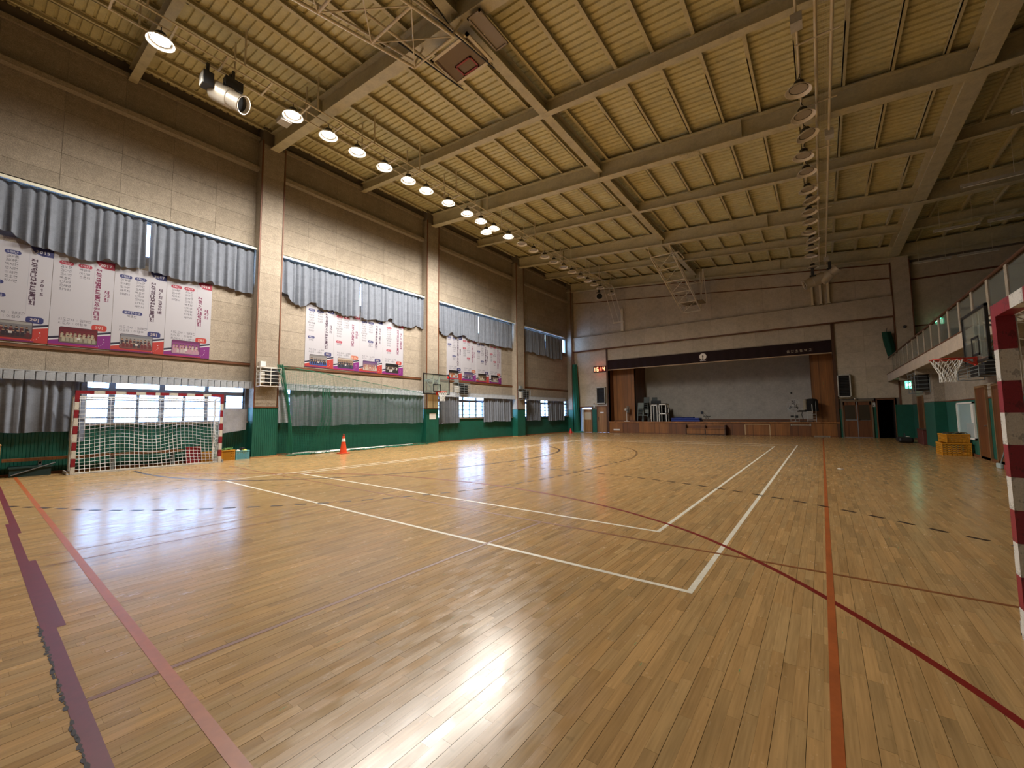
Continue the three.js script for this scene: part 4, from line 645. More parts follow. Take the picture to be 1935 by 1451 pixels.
function goal(label, pos, turn) {                                  // opening looks along +x; posts 3.16 m apart along z
  const t = thing('handball_goal', label, 'goal', pos, turn, 'handball goals'), H = 2.08, h = 1.54, w = 0.08, D = 0.60;
  for (const s of [-1, 1]) {
    obj('post', stripes(V(0, H, s * h), V(0, 0.0, s * h), w), bandM, t);
    obj('rear_pole', [rod(V(-D, 0.05, s * h), V(-D + 0.04, H - 0.14, s * h), 0.028), rod(V(-D + 0.04, H - 0.14, s * h), V(-0.04, H - 0.06, s * h), 0.018)], M.wornWhite, t);
    obj('foot_plate', [bx(-D - 0.06, 0.03, 0, 0.012, s * (h + 0.04), s * (h + 0.1)), bx(-D - 0.06, 0.03, 0, 0.085, s * (h + 0.08), s * (h + 0.1))], M.wornWhite, t);
  }
  const half = (s) => stripes(V(0, H - w / 2, s * (h + w / 2)), V(0, H - w / 2, 0), w * 0.998, 0.33);
  obj('crossbar', [...half(-1), ...half(1)], bandM, t);
  obj('rear_bar', rod(V(-D + 0.04, H - 0.14, -h), V(-D + 0.04, H - 0.14, h), 0.016), M.wornWhite, t);
  obj('ground_bar', bx(-0.03, 0.03, 0, 0.035, -h + 0.04, h - 0.04), M.wornWhite, t);
  const back = (u, v) => V(-D + 0.05 + 0.50 * v * (0.35 + 0.65 * v) + 0.03 * Math.sin(u * 11 + v * 3), (H - 0.16) - v * (H - 0.2) - 0.10 * Math.sin(Math.PI * v) * (0.5 + 0.5 * Math.cos(u * Math.PI * 4)) - 0.04 * Math.sin(u * 17) * v * (1 - v), -h + 0.03 + u * (2 * h - 0.06));
  obj('net', netLines(32, 20, back, 0.0042), M.cord, t).userData.kind = 'stuff';
  for (const s of [-1, 1]) obj('side_net', netLines(6, 18, (u, v) => V(-0.05 - u * (D - 0.06 - 0.1 * v), (H - 0.12) - v * (H - 0.14) - 0.06 * Math.sin(u * Math.PI), s * (h - 0.01 - 0.02 * Math.sin(v * 9))), 0.0042), M.cord, t).userData.kind = 'stuff';
  obj('top_net', netLines(32, 4, (u, v) => V(-0.04 - v * (D - 0.1), H - 0.08 - 0.07 * v - 0.09 * Math.sin(v * Math.PI), -h + u * 2 * h), 0.0036), M.cord, t).userData.kind = 'stuff';
  return t;
}
goal('red and white striped handball goal with net standing before the bright window', [-14.76, 0, -3.12], 0);
goal('red and white striped handball goal cut by the right picture edge', [0.93, 0, -2.31], Math.PI).scale.y = 0.975;

// ------------------------------------------------------------------ green ball net in front of the second bay
{
  const t = thing('ball_net', 'green ball net hanging slack across the second window bay', 'net');
  const top = (u) => V(-15.22 + 0.05 * Math.sin(u * 9), 3.18 - 0.30 * u - 0.46 * u * u - 0.08 * Math.sin(u * 3.14), -6.46 - u * 6.6);
  const f = (u, v) => { const p = top(u); return V(p.x + 0.10 * Math.sin(v * 2.6 + u * 5) * (1 - 0.3 * v) - 0.16 * v, p.y * (1 - v) + 0.05 * v, p.z - 0.25 * v * (1 - u) - 0.05 * Math.sin(v * 5 + u * 12)); };
  const P = []; for (let i = 0; i <= 110; i++) { const p = []; for (let k = 0; k <= 10; k++) p.push(f(i / 110, k / 10)); P.push(...poly(p, 0.0032, 3)); } for (let j = 0; j <= 50; j++) { const p = []; for (let k = 0; k <= 34; k++) p.push(f(k / 34, j / 50)); P.push(...poly(p, 0.0032, 3)); }
  obj('mesh_sheet', P, M.cordGreen, t).userData.kind = 'stuff';
  obj('head_rope', poly(Array.from({ length: 25 }, (_, i) => top(i / 24)), 0.010, 6), M.cordGreen, t);
  const bunch = []; for (let i = 0; i < 22; i++) { const a = i / 22 * Math.PI * 2, r0 = rr(0.02, 0.14); const p = []; for (let k = 0; k <= 9; k++) { const v = k / 9; const w = r0 * (0.35 + 1.3 * Math.abs(v - 0.55)); p.push(V(-15.16 + Math.cos(a + v) * w, 3.15 * (1 - v) + 0.06, -6.52 - 0.42 * Math.sin(v * 1.7) + Math.sin(a + v) * w)); } bunch.push(...poly(p, 0.006, 4)); }
  obj('gathered_end', bunch, M.cordGreen, t).userData.kind = 'stuff';
  const band = []; for (let i = 0; i < 26; i++) { const p = []; for (let k = 0; k <= 8; k++) { const v = k / 8; p.push(V(-15.14 + 0.02 * Math.sin(i), 2.45 - 2.35 * v, -8.05 - i * 0.012 + 0.62 * Math.max(0, v - 0.45) * 1.4 - 0.012 * i * v)); } band.push(...poly(p, 0.004, 3)); }
  obj('folded_band', band, M.cordGreen, t).userData.kind = 'stuff';
  const heap = []; for (let i = 0; i < 60; i++) { const z = -6.6 - rr(0, 1) ** 1.5 * 6.2, p = []; for (let k = 0; k <= 6; k++) p.push(V(-14.95 + rr(-0.22, 0.16) + (z + 6.6) * 0.02, 0.015 + rr(0, 0.05), z - k * 0.16 + rr(-0.05, 0.05))); heap.push(...poly(p, 0.009, 4)); }
  obj('floor_heap', heap, M.cordGreen, t).userData.kind = 'stuff';
}
[[[-15.45, -7.0], [-15.38, -10.1], 'long white pole on the floor along the green wall'], [[-15.42, -9.9], [-15.4, -12.6], 'white pole with joint on the floor, farthest along the green wall'], [[-14.98, -7.55], [-15.06, -10.3], 'white pole on the floor nearest the cone']].forEach(([[x0, z0], [x1, z1], l], i) => {
  const t = thing('floor_pole', l, 'pole', [0, 0, 0], 0, 'white poles on the floor'), y = 0.035; obj('tube', rod(V(x0, y, z0), V(x1, y, z1), 0.032, 10), M.white, t); obj('joint', rod(V(x0 + (x1 - x0) * 0.45, y, z0 + (z1 - z0) * 0.45), V(x0 + (x1 - x0) * 0.5, y, z0 + (z1 - z0) * 0.5), 0.038, 10), M.greyPlastic, t);
});
{ // traffic cone
  const t = thing('traffic_cone', 'orange traffic cone with white collar beside the green wall', 'cone', [-14.2, 0, -8.4]);
  obj('base', rb(0.34, 0.035, 0.34, 0.012, 0, 0.018, 0), M.orange, t); obj('body', lathe([[0.135, 0.03], [0.125, 0.05], [0.032, 0.66], [0.026, 0.67], [0.012, 0.67]], 24), M.orange, t); obj('collar', lathe([[0.0705, 0.44], [0.0545, 0.55]], 24), mat(0xe6e2da, 0.4), t); obj('tip', lathe([[0.034, 0.64], [0.034, 0.70], [0.02, 0.72], [0, 0.72]], 16), mat(0x7a2a18, 0.6), t);
}
// ------------------------------------------------------------------ basketball boards on the side walls
function hoop(label, pos, turn, w, h, reach, group) {
  const t = thing('basketball_hoop', label, 'basketball hoop', pos, turn, group);   // board in local xy, facing +z
  obj('glass', bx(-w / 2 + 0.03, w / 2 - 0.03, -h / 2 + 0.03, h / 2 - 0.03, -0.006, 0.006), mat(0xdfe6e2, 0.05, { transmission: 0.92, thickness: 0 }), t);
  const fr = 0.045; obj('frame', [bx(-w / 2, w / 2, h / 2 - fr, h / 2, -0.02, 0.02), bx(-w / 2, w / 2, -h / 2, -h / 2 + fr, -0.02, 0.02), bx(-w / 2, -w / 2 + fr, -h / 2, h / 2, -0.02, 0.02), bx(w / 2 - fr, w / 2, -h / 2, h / 2, -0.02, 0.02)], M.black, t);
  const s = w * 0.15, y0 = -h * 0.36, y1 = h * 0.0; obj('aim_square', [bx(-s, s, y1 - 0.04, y1, 0.007, 0.014), bx(-s, s, y0, y0 + 0.04, 0.007, 0.014), bx(-s, -s + 0.04, y0, y1, 0.007, 0.014), bx(s - 0.04, s, y0, y1, 0.007, 0.014)], M.black, t);
  for (const q of [-1, 1]) obj('back_bar', bx(q * w * 0.11 - 0.025, q * w * 0.11 + 0.025, -h / 2, h / 2, -0.07, -0.025), M.white, t);
  const ry = -h * 0.40; const rim = new THREE.TorusGeometry(0.225, 0.012, 8, 32); rim.rotateX(Math.PI / 2); rim.translate(0, ry, 0.40); obj('rim', [rim, bx(-0.09, 0.09, ry - 0.01, ry + 0.01, 0.02, 0.20), bx(-0.07, 0.07, ry - 0.14, ry + 0.02, 0.012, 0.04), rod(V(-0.06, ry - 0.12, 0.03), V(-0.08, ry, 0.2), 0.01), rod(V(0.06, ry - 0.12, 0.03), V(0.08, ry, 0.2), 0.01)], M.rimRed, t);
  const N = 12, nl = []; for (let i = 0; i < N; i++) for (const d of [-1, 1]) { const p = []; for (let k = 0; k <= 6; k++) { const v = k / 6, a = (i + d * v * 2.2) / N * Math.PI * 2, r = 0.222 - 0.11 * Math.min(1, v * 1.5); p.push(V(Math.cos(a) * r, ry - 0.01 - v * 0.42, 0.40 + Math.sin(a) * r)); } nl.push(...poly(p, 0.0055, 4)); } obj('net', nl, M.cord, t);
  const rb_ = -reach; for (const q of [-1, 1]) obj('mount_arm', [rod(V(q * w * 0.11, h * 0.28, -0.05), V(q * w * 0.18, h * 0.2, rb_), 0.022), rod(V(q * w * 0.11, -h * 0.42, -0.05), V(q * w * 0.18, -h * 0.35, rb_), 0.022), rod(V(q * w * 0.11, -h * 0.42, -0.05), V(q * w * 0.18, h * 0.2, rb_), 0.014)], M.greyPlastic, t);
  obj('mount_plate', [bx(-w * 0.26, w * 0.26, h * 0.14, h * 0.24, rb_, rb_ + 0.03), bx(-w * 0.26, w * 0.26, -h * 0.4, -h * 0.3, rb_, rb_ + 0.03)], M.greyPlastic, t);
  return t;
}
{ const t = hoop('glass basketball board with black frame on the second left pillar', [-14.88, 2.89, -13.62], Math.PI / 2, 1.7, 0.99, 0.40, 'wall basketball hoops'); obj('red_plate', bx(0.70, 0.80, 0.34, 0.42, 0.007, 0.013), M.red, t); const tr = new THREE.TorusGeometry(0.2, 0.018, 6, 20, Math.PI); tr.translate(0, 0.08, -0.25); obj('spring_loop', tr, M.chrome, t); }
hoop('glass basketball board in front of the balcony on the right', [2.36, 2.74, -11.25], -Math.PI / 2, 1.5, 0.98, 0.42, 'wall basketball hoops');
{ const t = thing('backing_board', 'plywood patch boards on the second left pillar above the green', 'board', [-15.29, 1.74, -13.74]); obj('lower_board', bx(0, 0.012, 0, 0.33, 0.33, -0.33), mat(0xd8c7a4, 0.7, { map: rep(T.veneer, .6, .6) }), t); obj('upper_board', bx(0, 0.012, 0.335, 0.66, 0.33, -0.33), mat(0xb29368, 0.7, { map: rep(T.veneer, .6, .6) }), t); }
{ const o = obj('paper_notice', bx(-15.285, -15.28, 1.19, 1.47, -13.52, -13.94), mat(0xe8e6e0, 0.8, { map: canvas(256, 192, (g, w, h) => { g.fillStyle = '#ececea'; g.fillRect(0, 0, w, h); g.fillStyle = '#6c6f74'; for (let i = 0; i < 9; i++) { g.beginPath(); g.ellipse(60 + i * 16, 80 + 20 * Math.sin(i), 9, 14, 0, 0, 7); g.fill(); } for (let i = 0; i < 3; i++) g.fillRect(30, 130 + i * 16, 190 - i * 30, 5); }) })); tag(o, 'white paper notice on the green pillar under the basketball board', 'notice'); }
// fan heaters in guard cages
function cageHeater(label, pos, turn, w, h, d, look) {
  const t = thing('caged_heater', label, 'heater', pos, turn, 'heaters in guard cages');   // back on local z = 0, facing +z
  obj('body', rb(w * 0.62, h * 0.8, d * 0.7, 0.02, w * 0.12, 0, d * 0.42), M.dark, t); obj('side_box', rb(w * 0.24, h * 0.6, d * 0.5, 0.02, -w * 0.3, -h * 0.05, d * 0.3), M.offwhite, t);
  obj('fan_disc', (() => { const g = new THREE.CylinderGeometry(h * 0.3, h * 0.3, 0.02, 20); g.rotateX(Math.PI / 2); g.translate(w * 0.12, 0, d * 0.78); return g; })(), M.black, t);
  const c = 0.009, m = look === 'dark' ? M.greyPlastic : M.white; for (let k = 0; k < 6; k++) { const y = -h / 2 + h * k / 5; obj('cage_bar', [rod(V(-w / 2, y, d), V(w / 2, y, d), c, 6), rod(V(-w / 2, y, 0), V(-w / 2, y, d), c, 6), rod(V(w / 2, y, 0), V(w / 2, y, d), c, 6)], m, t); }
  objs('cage_frame', [...[-1, 1].flatMap((s) => [rod(V(s * w / 2, -h / 2, d), V(s * w / 2, h / 2, d), 0.012, 6), rod(V(s * w / 2, -h / 2, 0.01), V(s * w / 2, h / 2, 0.01), 0.012, 6)]), rod(V(0, -h / 2, d), V(0, h / 2, d), 0.01, 6)], m, t);
  obj('bracket', [bx(-w / 2, w / 2, h / 2, h / 2 + 0.04, 0, 0.03), bx(-w * 0.4, -w * 0.15, h / 2 + 0.04, h / 2 + 0.22, 0, 0.14)], m, t);
}
cageHeater('caged fan heater on the nearest left pillar above the green', [-15.29, 2.74, -6.13], Math.PI / 2, 0.66, 0.64, 0.32);
cageHeater('caged fan heater on the wall right of the left basketball board', [-15.69, 2.78, -15.95], Math.PI / 2, 0.9, 0.62, 0.42, 'dark');
cageHeater('caged fan heater on the pillar nearest the far left corner', [-15.29, 2.65, -21.3], Math.PI / 2, 0.9, 0.66, 0.34, 'dark');
cageHeater('caged heater under the balcony left of the right basketball net', [3.28, 2.45, -22.3], -Math.PI / 2, 1.5, 0.74, 0.4, 'dark');
cageHeater('caged heater under the balcony behind the right basketball board', [3.58, 2.42, -15.6], -Math.PI / 2, 1.9, 0.44, 0.5, 'dark');

// ------------------------------------------------------------------ things along the foot of the left wall
{ const t = thing('long_bench', 'long low wooden bench along the wall behind the goal', 'bench', [-15.5, 0, -2.6]); obj('seat', bx(-0.10, 0.09, 0.36, 0.43, 2.1, -1.35), mat(0x9a6a42, 0.5, { map: rep(T.veneer, 1, 1) }), t); for (const z of [1.5, 0.2, -1.1]) obj('leg', [bx(-0.08, -0.03, 0, 0.36, z - 0.03, z + 0.03), bx(0.03, 0.08, 0, 0.36, z - 0.03, z + 0.03), bx(-0.08, 0.08, 0.28, 0.33, z - 0.02, z + 0.02)], M.greyPlastic, t); }
{ const t = thing('wooden_box', 'pale plywood box at the left picture edge', 'box', [-15.05, 0, -0.15]); obj('body', [bx(-0.3, 0.3, 0, 0.78, -0.3, -0.28), bx(-0.3, 0.3, 0, 0.78, 0.3, 0.28), bx(-0.3, -0.28, 0, 0.78, -0.28, 0.28), bx(0.28, 0.3, 0, 0.78, -0.28, 0.28)], mat(0xc9a878, 0.6, { map: rep(T.veneer, .8, .8) }), t); obj('lid', bx(-0.31, 0.31, 0.78, 0.80, -0.31, 0.31), mat(0xb08b5c, 0.6), t); }
{ const t = thing('step_platform', 'dark green low platform under the left window beside the bench', 'platform', [-15.5, 0, -0.95]); obj('top', bx(-0.18, 0.2, 0.20, 0.24, 0.35, -0.35), mat(0x1d3b3a, 0.6), t); obj('skirt', bx(-0.16, 0.18, 0, 0.2, 0.33, -0.33), mat(0x16302f, 0.7), t); obj('brace', rod(V(0.2, 0.05, 0.3), V(0.2, 0.3, -0.4), 0.012), M.alu, t); }
tag(obj('floor_kerb', bx(-15.66, -15.585, 0, 0.06, 0.5, -5.6), mat(0x8c5632, 0.5, { map: rep(T.veneer, 1, 1) })), 'low brown timber kerb along the left wall behind the goal', 'kerb');
function crate(label, pos, turn, w, h, d, m, fill) {
  const t = thing('plastic_crate', label, 'crate', pos, turn, 'plastic crates');
  const side = (len, f) => { const o = []; for (let k = 0; k < 6; k++) o.push(f(-len / 2, len / 2, h * (0.06 + k * 0.155), h * (0.06 + k * 0.155) + h * 0.085)); for (let k = 0; k <= 6; k++) { const x = -len / 2 + len * k / 6; o.push(f(x - 0.01, x + 0.01, 0, h)); } return o; };
  obj('side_wall', [...side(w, (a, b, c, e) => bx(a, b, c, e, d / 2 - 0.012, d / 2)), ...side(w, (a, b, c, e) => bx(a, b, c, e, -d / 2, -d / 2 + 0.012)), ...side(d, (a, b, c, e) => bx(w / 2 - 0.012, w / 2, c, e, a, b)), ...side(d, (a, b, c, e) => bx(-w / 2, -w / 2 + 0.012, c, e, a, b))], m, t);
  obj('base', bx(-w / 2, w / 2, 0, 0.012, -d / 2, d / 2), m, t); obj('rim', [bx(-w / 2 - 0.012, w / 2 + 0.012, h - 0.03, h, d / 2, d / 2 + 0.014), bx(-w / 2 - 0.012, w / 2 + 0.012, h - 0.03, h, -d / 2 - 0.014, -d / 2), bx(w / 2, w / 2 + 0.014, h - 0.03, h, -d / 2, d / 2), bx(-w / 2 - 0.014, -w / 2, h - 0.03, h, -d / 2, d / 2)], m, t);
  if (fill) fill(t); return t;
}
const rag = (t, c, w, d, y, n = 9, name = 'bunched_netting') => { const q = []; for (let i = 0; i < n; i++) { const g = new THREE.TorusGeometry(rr(0.05, 0.11), 0.012, 5, 12, rr(3, 6)); g.rotateX(rr(0.8, 2.2)); g.rotateY(rr(0, 6)); g.translate(rr(-w, w), y + rr(0, 0.03), rr(-d, d)); q.push(g); } obj(name, q, c, t); };
crate('yellow crate with green netting at the foot of the nearest pillar', [-15.38, 0, -5.05], Math.PI / 2, 0.36, 0.33, 0.3, M.yellow, (t) => rag(t, mat(0x7aa35a, 0.8), 0.12, 0.1, 0.33));
crate('blue crate of balls at the foot of the nearest pillar', [-15.38, 0, -5.46], Math.PI / 2, 0.38, 0.29, 0.3, M.cyan, (t) => rag(t, mat(0x3a2a2c, 0.8), 0.1, 0.08, 0.3, 5, 'dark_straps'));
crate('yellow crate seen through the goal net', [-15.52, 0, -4.55], Math.PI / 2, 0.28, 0.3, 0.12, M.yellow, null);
crate('red crate behind the goal net near the right post', [-15.52, 0, -4.2], Math.PI / 2, 0.34, 0.48, 0.12, mat(0xa52a34, 0.6), null);
[[-15.38, -5.38, 0xd8d4c4, 'pale ball in the blue crate, left one'], [-15.38, -5.56, 0xc9c34a, 'yellow ball in the blue crate, right one']].forEach(([x, z, c, l]) => { const t = thing('hand_ball', l, 'ball', [x, 0.24, z], 0, 'balls in the blue crate'); obj('shell', new THREE.SphereGeometry(0.085, 20, 14), mat(c, 0.6), t); obj('seam', (() => { const g = new THREE.TorusGeometry(0.0852, 0.002, 4, 28); g.rotateX(1.1); return g; })(), M.charcoal, t); });

// ------------------------------------------------------------------ stage
{
  const t = thing('stage', 'raised wooden stage with panelled front and pale back wall', 'stage', [0, 0, 0]);
  const zf = -28.36;
  obj('deck_boards', bx(-12.5, 0.62, 0.74, 0.80, zf, -31.7), mat(0x70451f, 0.4, { map: rep(T.veneer, 0.5, 0.9) }), t);
  obj('nosing', bx(-12.5, 0.75, 0.74, 0.815, zf - 0.02, zf + 0.05), mat(0xa9713d, 0.4, { map: rep(T.veneer, .5, .5) }), t);
  obj('under_core', bx(-12.5, 0.62, 0, 0.74, zf - 0.06, zf - 0.4), M.core, t);
  const xs = [-12.5, -11.47, -10.29, -9.23, -8.25, -7.09, -5.93, -4.75, -3.76, -2.48, -1.5, -0.55, 0.72];
  for (let i = 0; i + 1 < xs.length; i++) { const m = i % 3 === 1 ? M.stageWoodD : M.stageWood; obj('front_panel', bx(xs[i] + 0.012, xs[i + 1] - 0.012, 0.05, 0.735, zf - 0.05, zf), m, t); obj('stile', bx(xs[i] - 0.012, xs[i] + 0.012, 0.02, 0.74, zf - 0.05, zf + 0.012), M.trimBrown, t); }
  obj('foot_rail', bx(-12.5, 0.72, 0, 0.055, zf - 0.05, zf + 0.015), M.stageWoodD, t);
  const ws = struct('wall_stage');
  obj('wing_panel', [bx(-12.7, -10.85, 0.8, 5.4, -29.4, -29.3)], M.stageWood, ws); obj('wing_panel', [bx(-0.40, 0.8, 0.8, 5.4, -29.4, -29.3)], M.stageWood, ws);
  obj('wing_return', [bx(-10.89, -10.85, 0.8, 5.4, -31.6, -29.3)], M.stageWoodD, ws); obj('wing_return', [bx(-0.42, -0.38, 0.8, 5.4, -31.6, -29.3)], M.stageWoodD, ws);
  obj('skirting', [bx(-12.5, -10.85, 0.8, 0.9, -29.3, -29.27), bx(-10.85, -0.42, 0.8, 0.93, -31.57, -31.53)], M.trimBrown, ws);
  obj('back_wall', bx(-13, 1, 0.8, 5.4, -31.75, -31.56), M.backdrop, ws);
  obj('stage_ceiling', bx(-13, 1, 5.34, 5.5, -31.75, -28.5), mat(0x8d857a, 0.9), ws);
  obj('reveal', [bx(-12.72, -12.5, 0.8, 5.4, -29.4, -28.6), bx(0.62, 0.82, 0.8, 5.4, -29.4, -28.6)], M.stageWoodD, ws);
  obj('side_wall', [bx(-13.1, -12.95, 0, 5.5, -31.75, -28.5), bx(0.9, 1.1, 0, 5.5, -31.75, -28.5)], M.core, ws);
  obj('air_grille', [bx(-12.17, -11.7, 0.17, 0.27, zf, zf + 0.025), ...[0, 1, 2].map((k) => bx(-12.15, -11.72, 0.185 + k * 0.028, 0.198 + k * 0.028, zf + 0.025, zf + 0.032))], M.white, t);
  obj('frame_panel', [bx(-3.78, -2.46, 0.645, 0.685, zf, zf + 0.02), bx(-3.78, -3.73, 0.03, 0.685, zf, zf + 0.02), bx(-2.51, -2.46, 0.03, 0.685, zf, zf + 0.02)], mat(0xb79a74, 0.5), t);
  obj('metal_bracket', [bx(-1.46, -1.42, 0.60, 0.70, zf, zf + 0.03), bx(-0.58, -0.52, 0.58, 0.72, zf, zf + 0.03), bx(-1.42, -0.58, 0.62, 0.66, zf, zf + 0.015), bx(-0.42, 0.3, 0.0, 0.07, zf, zf + 0.03)], M.chrome, t);
}
{ // dark valance with crest and lettering
  const t = thing('stage_valance', 'dark maroon fabric valance with white crest across the stage opening', 'valance', [-5.94, 4.98, -28.36]);
  const g = grid(160, 4, (u, v) => V(-6.55 + 13.1 * u, 0.34 - 0.68 * v, 0.02 * Math.sin(u * 150) * (0.3 + v))); obj('cloth', g, M.maroon, t); obj('cloth_core', bx(-6.55, 6.55, -0.33, 0.34, -0.06, -0.03), M.maroon, t);
  obj('hem_rail', bx(-6.55, 6.55, -0.40, -0.34, -0.05, 0.02), mat(0xa38a6c, 0.6), t); obj('head_rail', bx(-6.55, 6.55, 0.34, 0.38, -0.05, 0.04), M.ledge, t);
  const cr = canvas(256, 256, (c, w, h) => { c.fillStyle = '#2a0d10'; c.fillRect(0, 0, w, h); c.fillStyle = '#e9e2d6'; for (let k = 0; k < 22; k++) { const a = Math.PI * (0.62 + 1.76 * k / 21), r = 92; c.beginPath(); c.ellipse(w / 2 + Math.cos(a) * r * 0.82, 118 + Math.sin(a) * r * 0.82, 26, 13, a + 1.2, 0, 7); c.fill(); } c.beginPath(); c.arc(w / 2, 118, 78, 0, 7); c.fill(); c.fillStyle = '#3a2817'; c.beginPath(); c.ellipse(w / 2, 112, 17, 36, 0, 0, 7); c.fill(); c.fillRect(w / 2 - 12, 120, 24, 60); c.beginPath(); c.moveTo(w / 2 - 6, 170); c.lineTo(w / 2 - 26, 205); c.lineTo(w / 2, 190); c.lineTo(w / 2 + 26, 205); c.lineTo(w / 2 + 6, 170); c.fill(); c.fillStyle = '#c9c3bf'; c.beginPath(); c.moveTo(36, 226); c.quadraticCurveTo(w / 2, 196, 220, 226); c.lineTo(214, 246); c.quadraticCurveTo(w / 2, 226, 42, 246); c.fill(); });
  const cg = new THREE.CircleGeometry(0.30, 40); cg.translate(0, 0, 0.035); obj('crest', cg, mat(0xffffff, 0.8, { map: cr }), t);
  const lt = canvas(768, 128, (c, w, h) => { c.fillStyle = '#23090d'; c.fillRect(0, 0, w, h); let x = 20; for (const ch of '금천초등학교') { text(c, ch, x, 22, 84, '#a89c86', 0.13); x += 124; } });
  const lg = new THREE.PlaneGeometry(1.28, 0.213); lg.translate(5.1, -0.12, 0.032); obj('lettering', lg, mat(0xffffff, 0.8, { map: lt }), t);
}
{ // digital clock
  const t = thing('digital_clock', 'red digital wall clock showing 16 14 left of the stage', 'clock', [-13.14, 4.73, -28.36]);
  obj('case', rb(1.02, 0.46, 0.08, 0.015, 0, 0, 0), mat(0x2a0606, 0.4), t);
  const led = new THREE.MeshStandardMaterial({ color: 0xffb9a0, emissive: new THREE.Color().setRGB(1, 0.30, 0.14), emissiveIntensity: 2.0, roughness: 0.4 });
  const seg = { a: [0, 1, 1, 1], b: [1, 1, 1, .5], c: [1, .5, 1, 0], d: [0, 0, 1, 0], e: [0, .5, 0, 0], f: [0, 1, 0, .5], g: [0, .5, 1, .5] }, dig = { 1: 'bc', 6: 'acdefg', 4: 'bcfg' };
  [['1', -0.50], ['6', -0.22], ['1', 0.0], ['4', 0.27]].forEach(([d, x]) => { const q = []; for (const s of dig[d]) { const [a, b, c, e] = seg[s]; q.push(bar(V(x + a * 0.12, -0.14 + b * 0.28, 0.046), V(x + c * 0.12, -0.14 + e * 0.28, 0.046), 0.035, 0.035)); } obj('digit', q, led, t); });
  const l = new THREE.PointLight(0xff4422, 0.35, 0, 2); l.position.set(0, 0, 0.2); l.castShadow = true; l.shadow.radius = 6; t.add(l);
}
// louvred heater boxes either side of the stage
[[-13.04, 0.72, 'louvred heater box left of the stage under the clock'], [1.03, 0.56, 'louvred heater box right of the stage']].forEach(([x, w, l]) => {
  const t = thing('louvred_heater', l, 'heater', [x, 2.75, -28.37], 0, 'louvred heaters by the stage'), h = 1.22;
  obj('frame', [bx(-w / 2, w / 2, h / 2 - 0.05, h / 2, 0, 0.22), bx(-w / 2, w / 2, -h / 2, -h / 2 + 0.05, 0, 0.22), bx(-w / 2, -w / 2 + 0.05, -h / 2, h / 2, 0, 0.22), bx(w / 2 - 0.05, w / 2, -h / 2, h / 2, 0, 0.22)], M.offwhite, t); obj('back', bx(-w / 2 + 0.05, w / 2 - 0.05, -h / 2 + 0.05, h / 2 - 0.05, 0.02, 0.06), M.black, t);
  for (let k = 0; k < 14; k++) { const g = new THREE.BoxGeometry(w - 0.1, 0.05, 0.008); g.rotateX(0.7); g.translate(0, -h / 2 + 0.09 + k * 0.08, 0.17); obj('louvre', g, M.charcoal, t); }
});
// ------------------------------------------------------------------ doors of the end wall
let dn = 0;
function door(label, x0, x1, y1, build) { const d = struct('door_' + (++dn), label); build(d, x0, x1, y1); return d; }
door('double door left of the stage, one leaf ajar to daylight', -14.82, -13.9, 1.86, (d, a, b, y) => {
  const z = -28.4; obj('frame', [bx(a - 0.04, b + 0.05, y, y + 0.08, z - 0.1, z + 0.04), bx(b - 0.01, b + 0.05, 0, y, z - 0.1, z + 0.04), bx(a - 0.04, a, 0, y, z - 0.1, z + 0.04)], M.door, d);
  obj('leaf', [bx(a + 0.22, b - 0.01, 0, 0.95, z - 0.06, z - 0.02), bx(a + 0.22, a + 0.3, 0.95, 1.74, z - 0.06, z - 0.02), bx(b - 0.08, b - 0.01, 0.95, 1.74, z - 0.06, z - 0.02), bx(a + 0.22, b - 0.01, 1.52, 1.74, z - 0.06, z - 0.02)], M.doorLight, d);
  obj('pane', bx(a + 0.3, b - 0.08, 0.95, 1.52, z - 0.045, z - 0.035), mat(0xb9a88c, 0.5), d); obj('stopper', bx(a + 0.1, a + 0.2, 0, 1.74, z - 0.12, z - 0.04), M.offwhite, d); obj('handle', bx(a + 0.27, a + 0.3, 0.85, 1.05, z - 0.02, z + 0.04), M.chrome, d);
});
door('closed brown door left of the stage with white plate', -13.40, -12.70, 1.9, (d, a, b, y) => { const z = -28.38; obj('frame', [bx(a - 0.05, b + 0.05, y, y + 0.06, z, z + 0.05), bx(a - 0.05, a, 0, y, z, z + 0.05), bx(b, b + 0.05, 0, y, z, z + 0.05)], M.door, d); obj('leaf', bx(a, b, 0.01, y, z, z + 0.03), M.doorLight, d); obj('name_plate', bx(a + 0.22, a + 0.48, 1.42, 1.52, z + 0.03, z + 0.038), M.white, d); obj('handle', [bx(a + 0.05, a + 0.09, 0.95, 1.15, z + 0.03, z + 0.05), rod(V(a + 0.07, 0.88, z + 0.03), V(a + 0.07, 0.88, z + 0.09), 0.02)], M.dark, d); });
door('brown glazed double door right of the stage', 0.92, 2.06, 1.9, (d, a, b, y) => { const z = -28.38, m = (a + b) / 2; obj('frame', [bx(a - 0.06, b + 0.06, y, y + 0.08, z, z + 0.06), bx(a - 0.06, a, 0, y, z, z + 0.06), bx(b, b + 0.06, 0, y, z, z + 0.06)], mat(0x6b5b47, 0.5), d); for (const [p, q] of [[a, m], [m, b]]) { obj('leaf', [bx(p, q, 0.02, 0.9, z, z + 0.03), bx(p, p + 0.06, 0.9, y, z, z + 0.03), bx(q - 0.06, q, 0.9, y, z, z + 0.03), bx(p, q, 1.72, y, z, z + 0.03)], M.door, d); obj('pane', bx(p + 0.06, q - 0.06, 0.96, 1.72, z + 0.01, z + 0.016), mat(0x3c342a, 0.15), d); } obj('edge_strip', [bx(m - 0.02, m + 0.02, 0, y, z + 0.03, z + 0.045), bx(a + 0.08, m - 0.03, 0.9, 0.95, z + 0.03, z + 0.045), bx(a, b, 0, 0.03, z + 0.03, z + 0.05)], M.alu, d); });
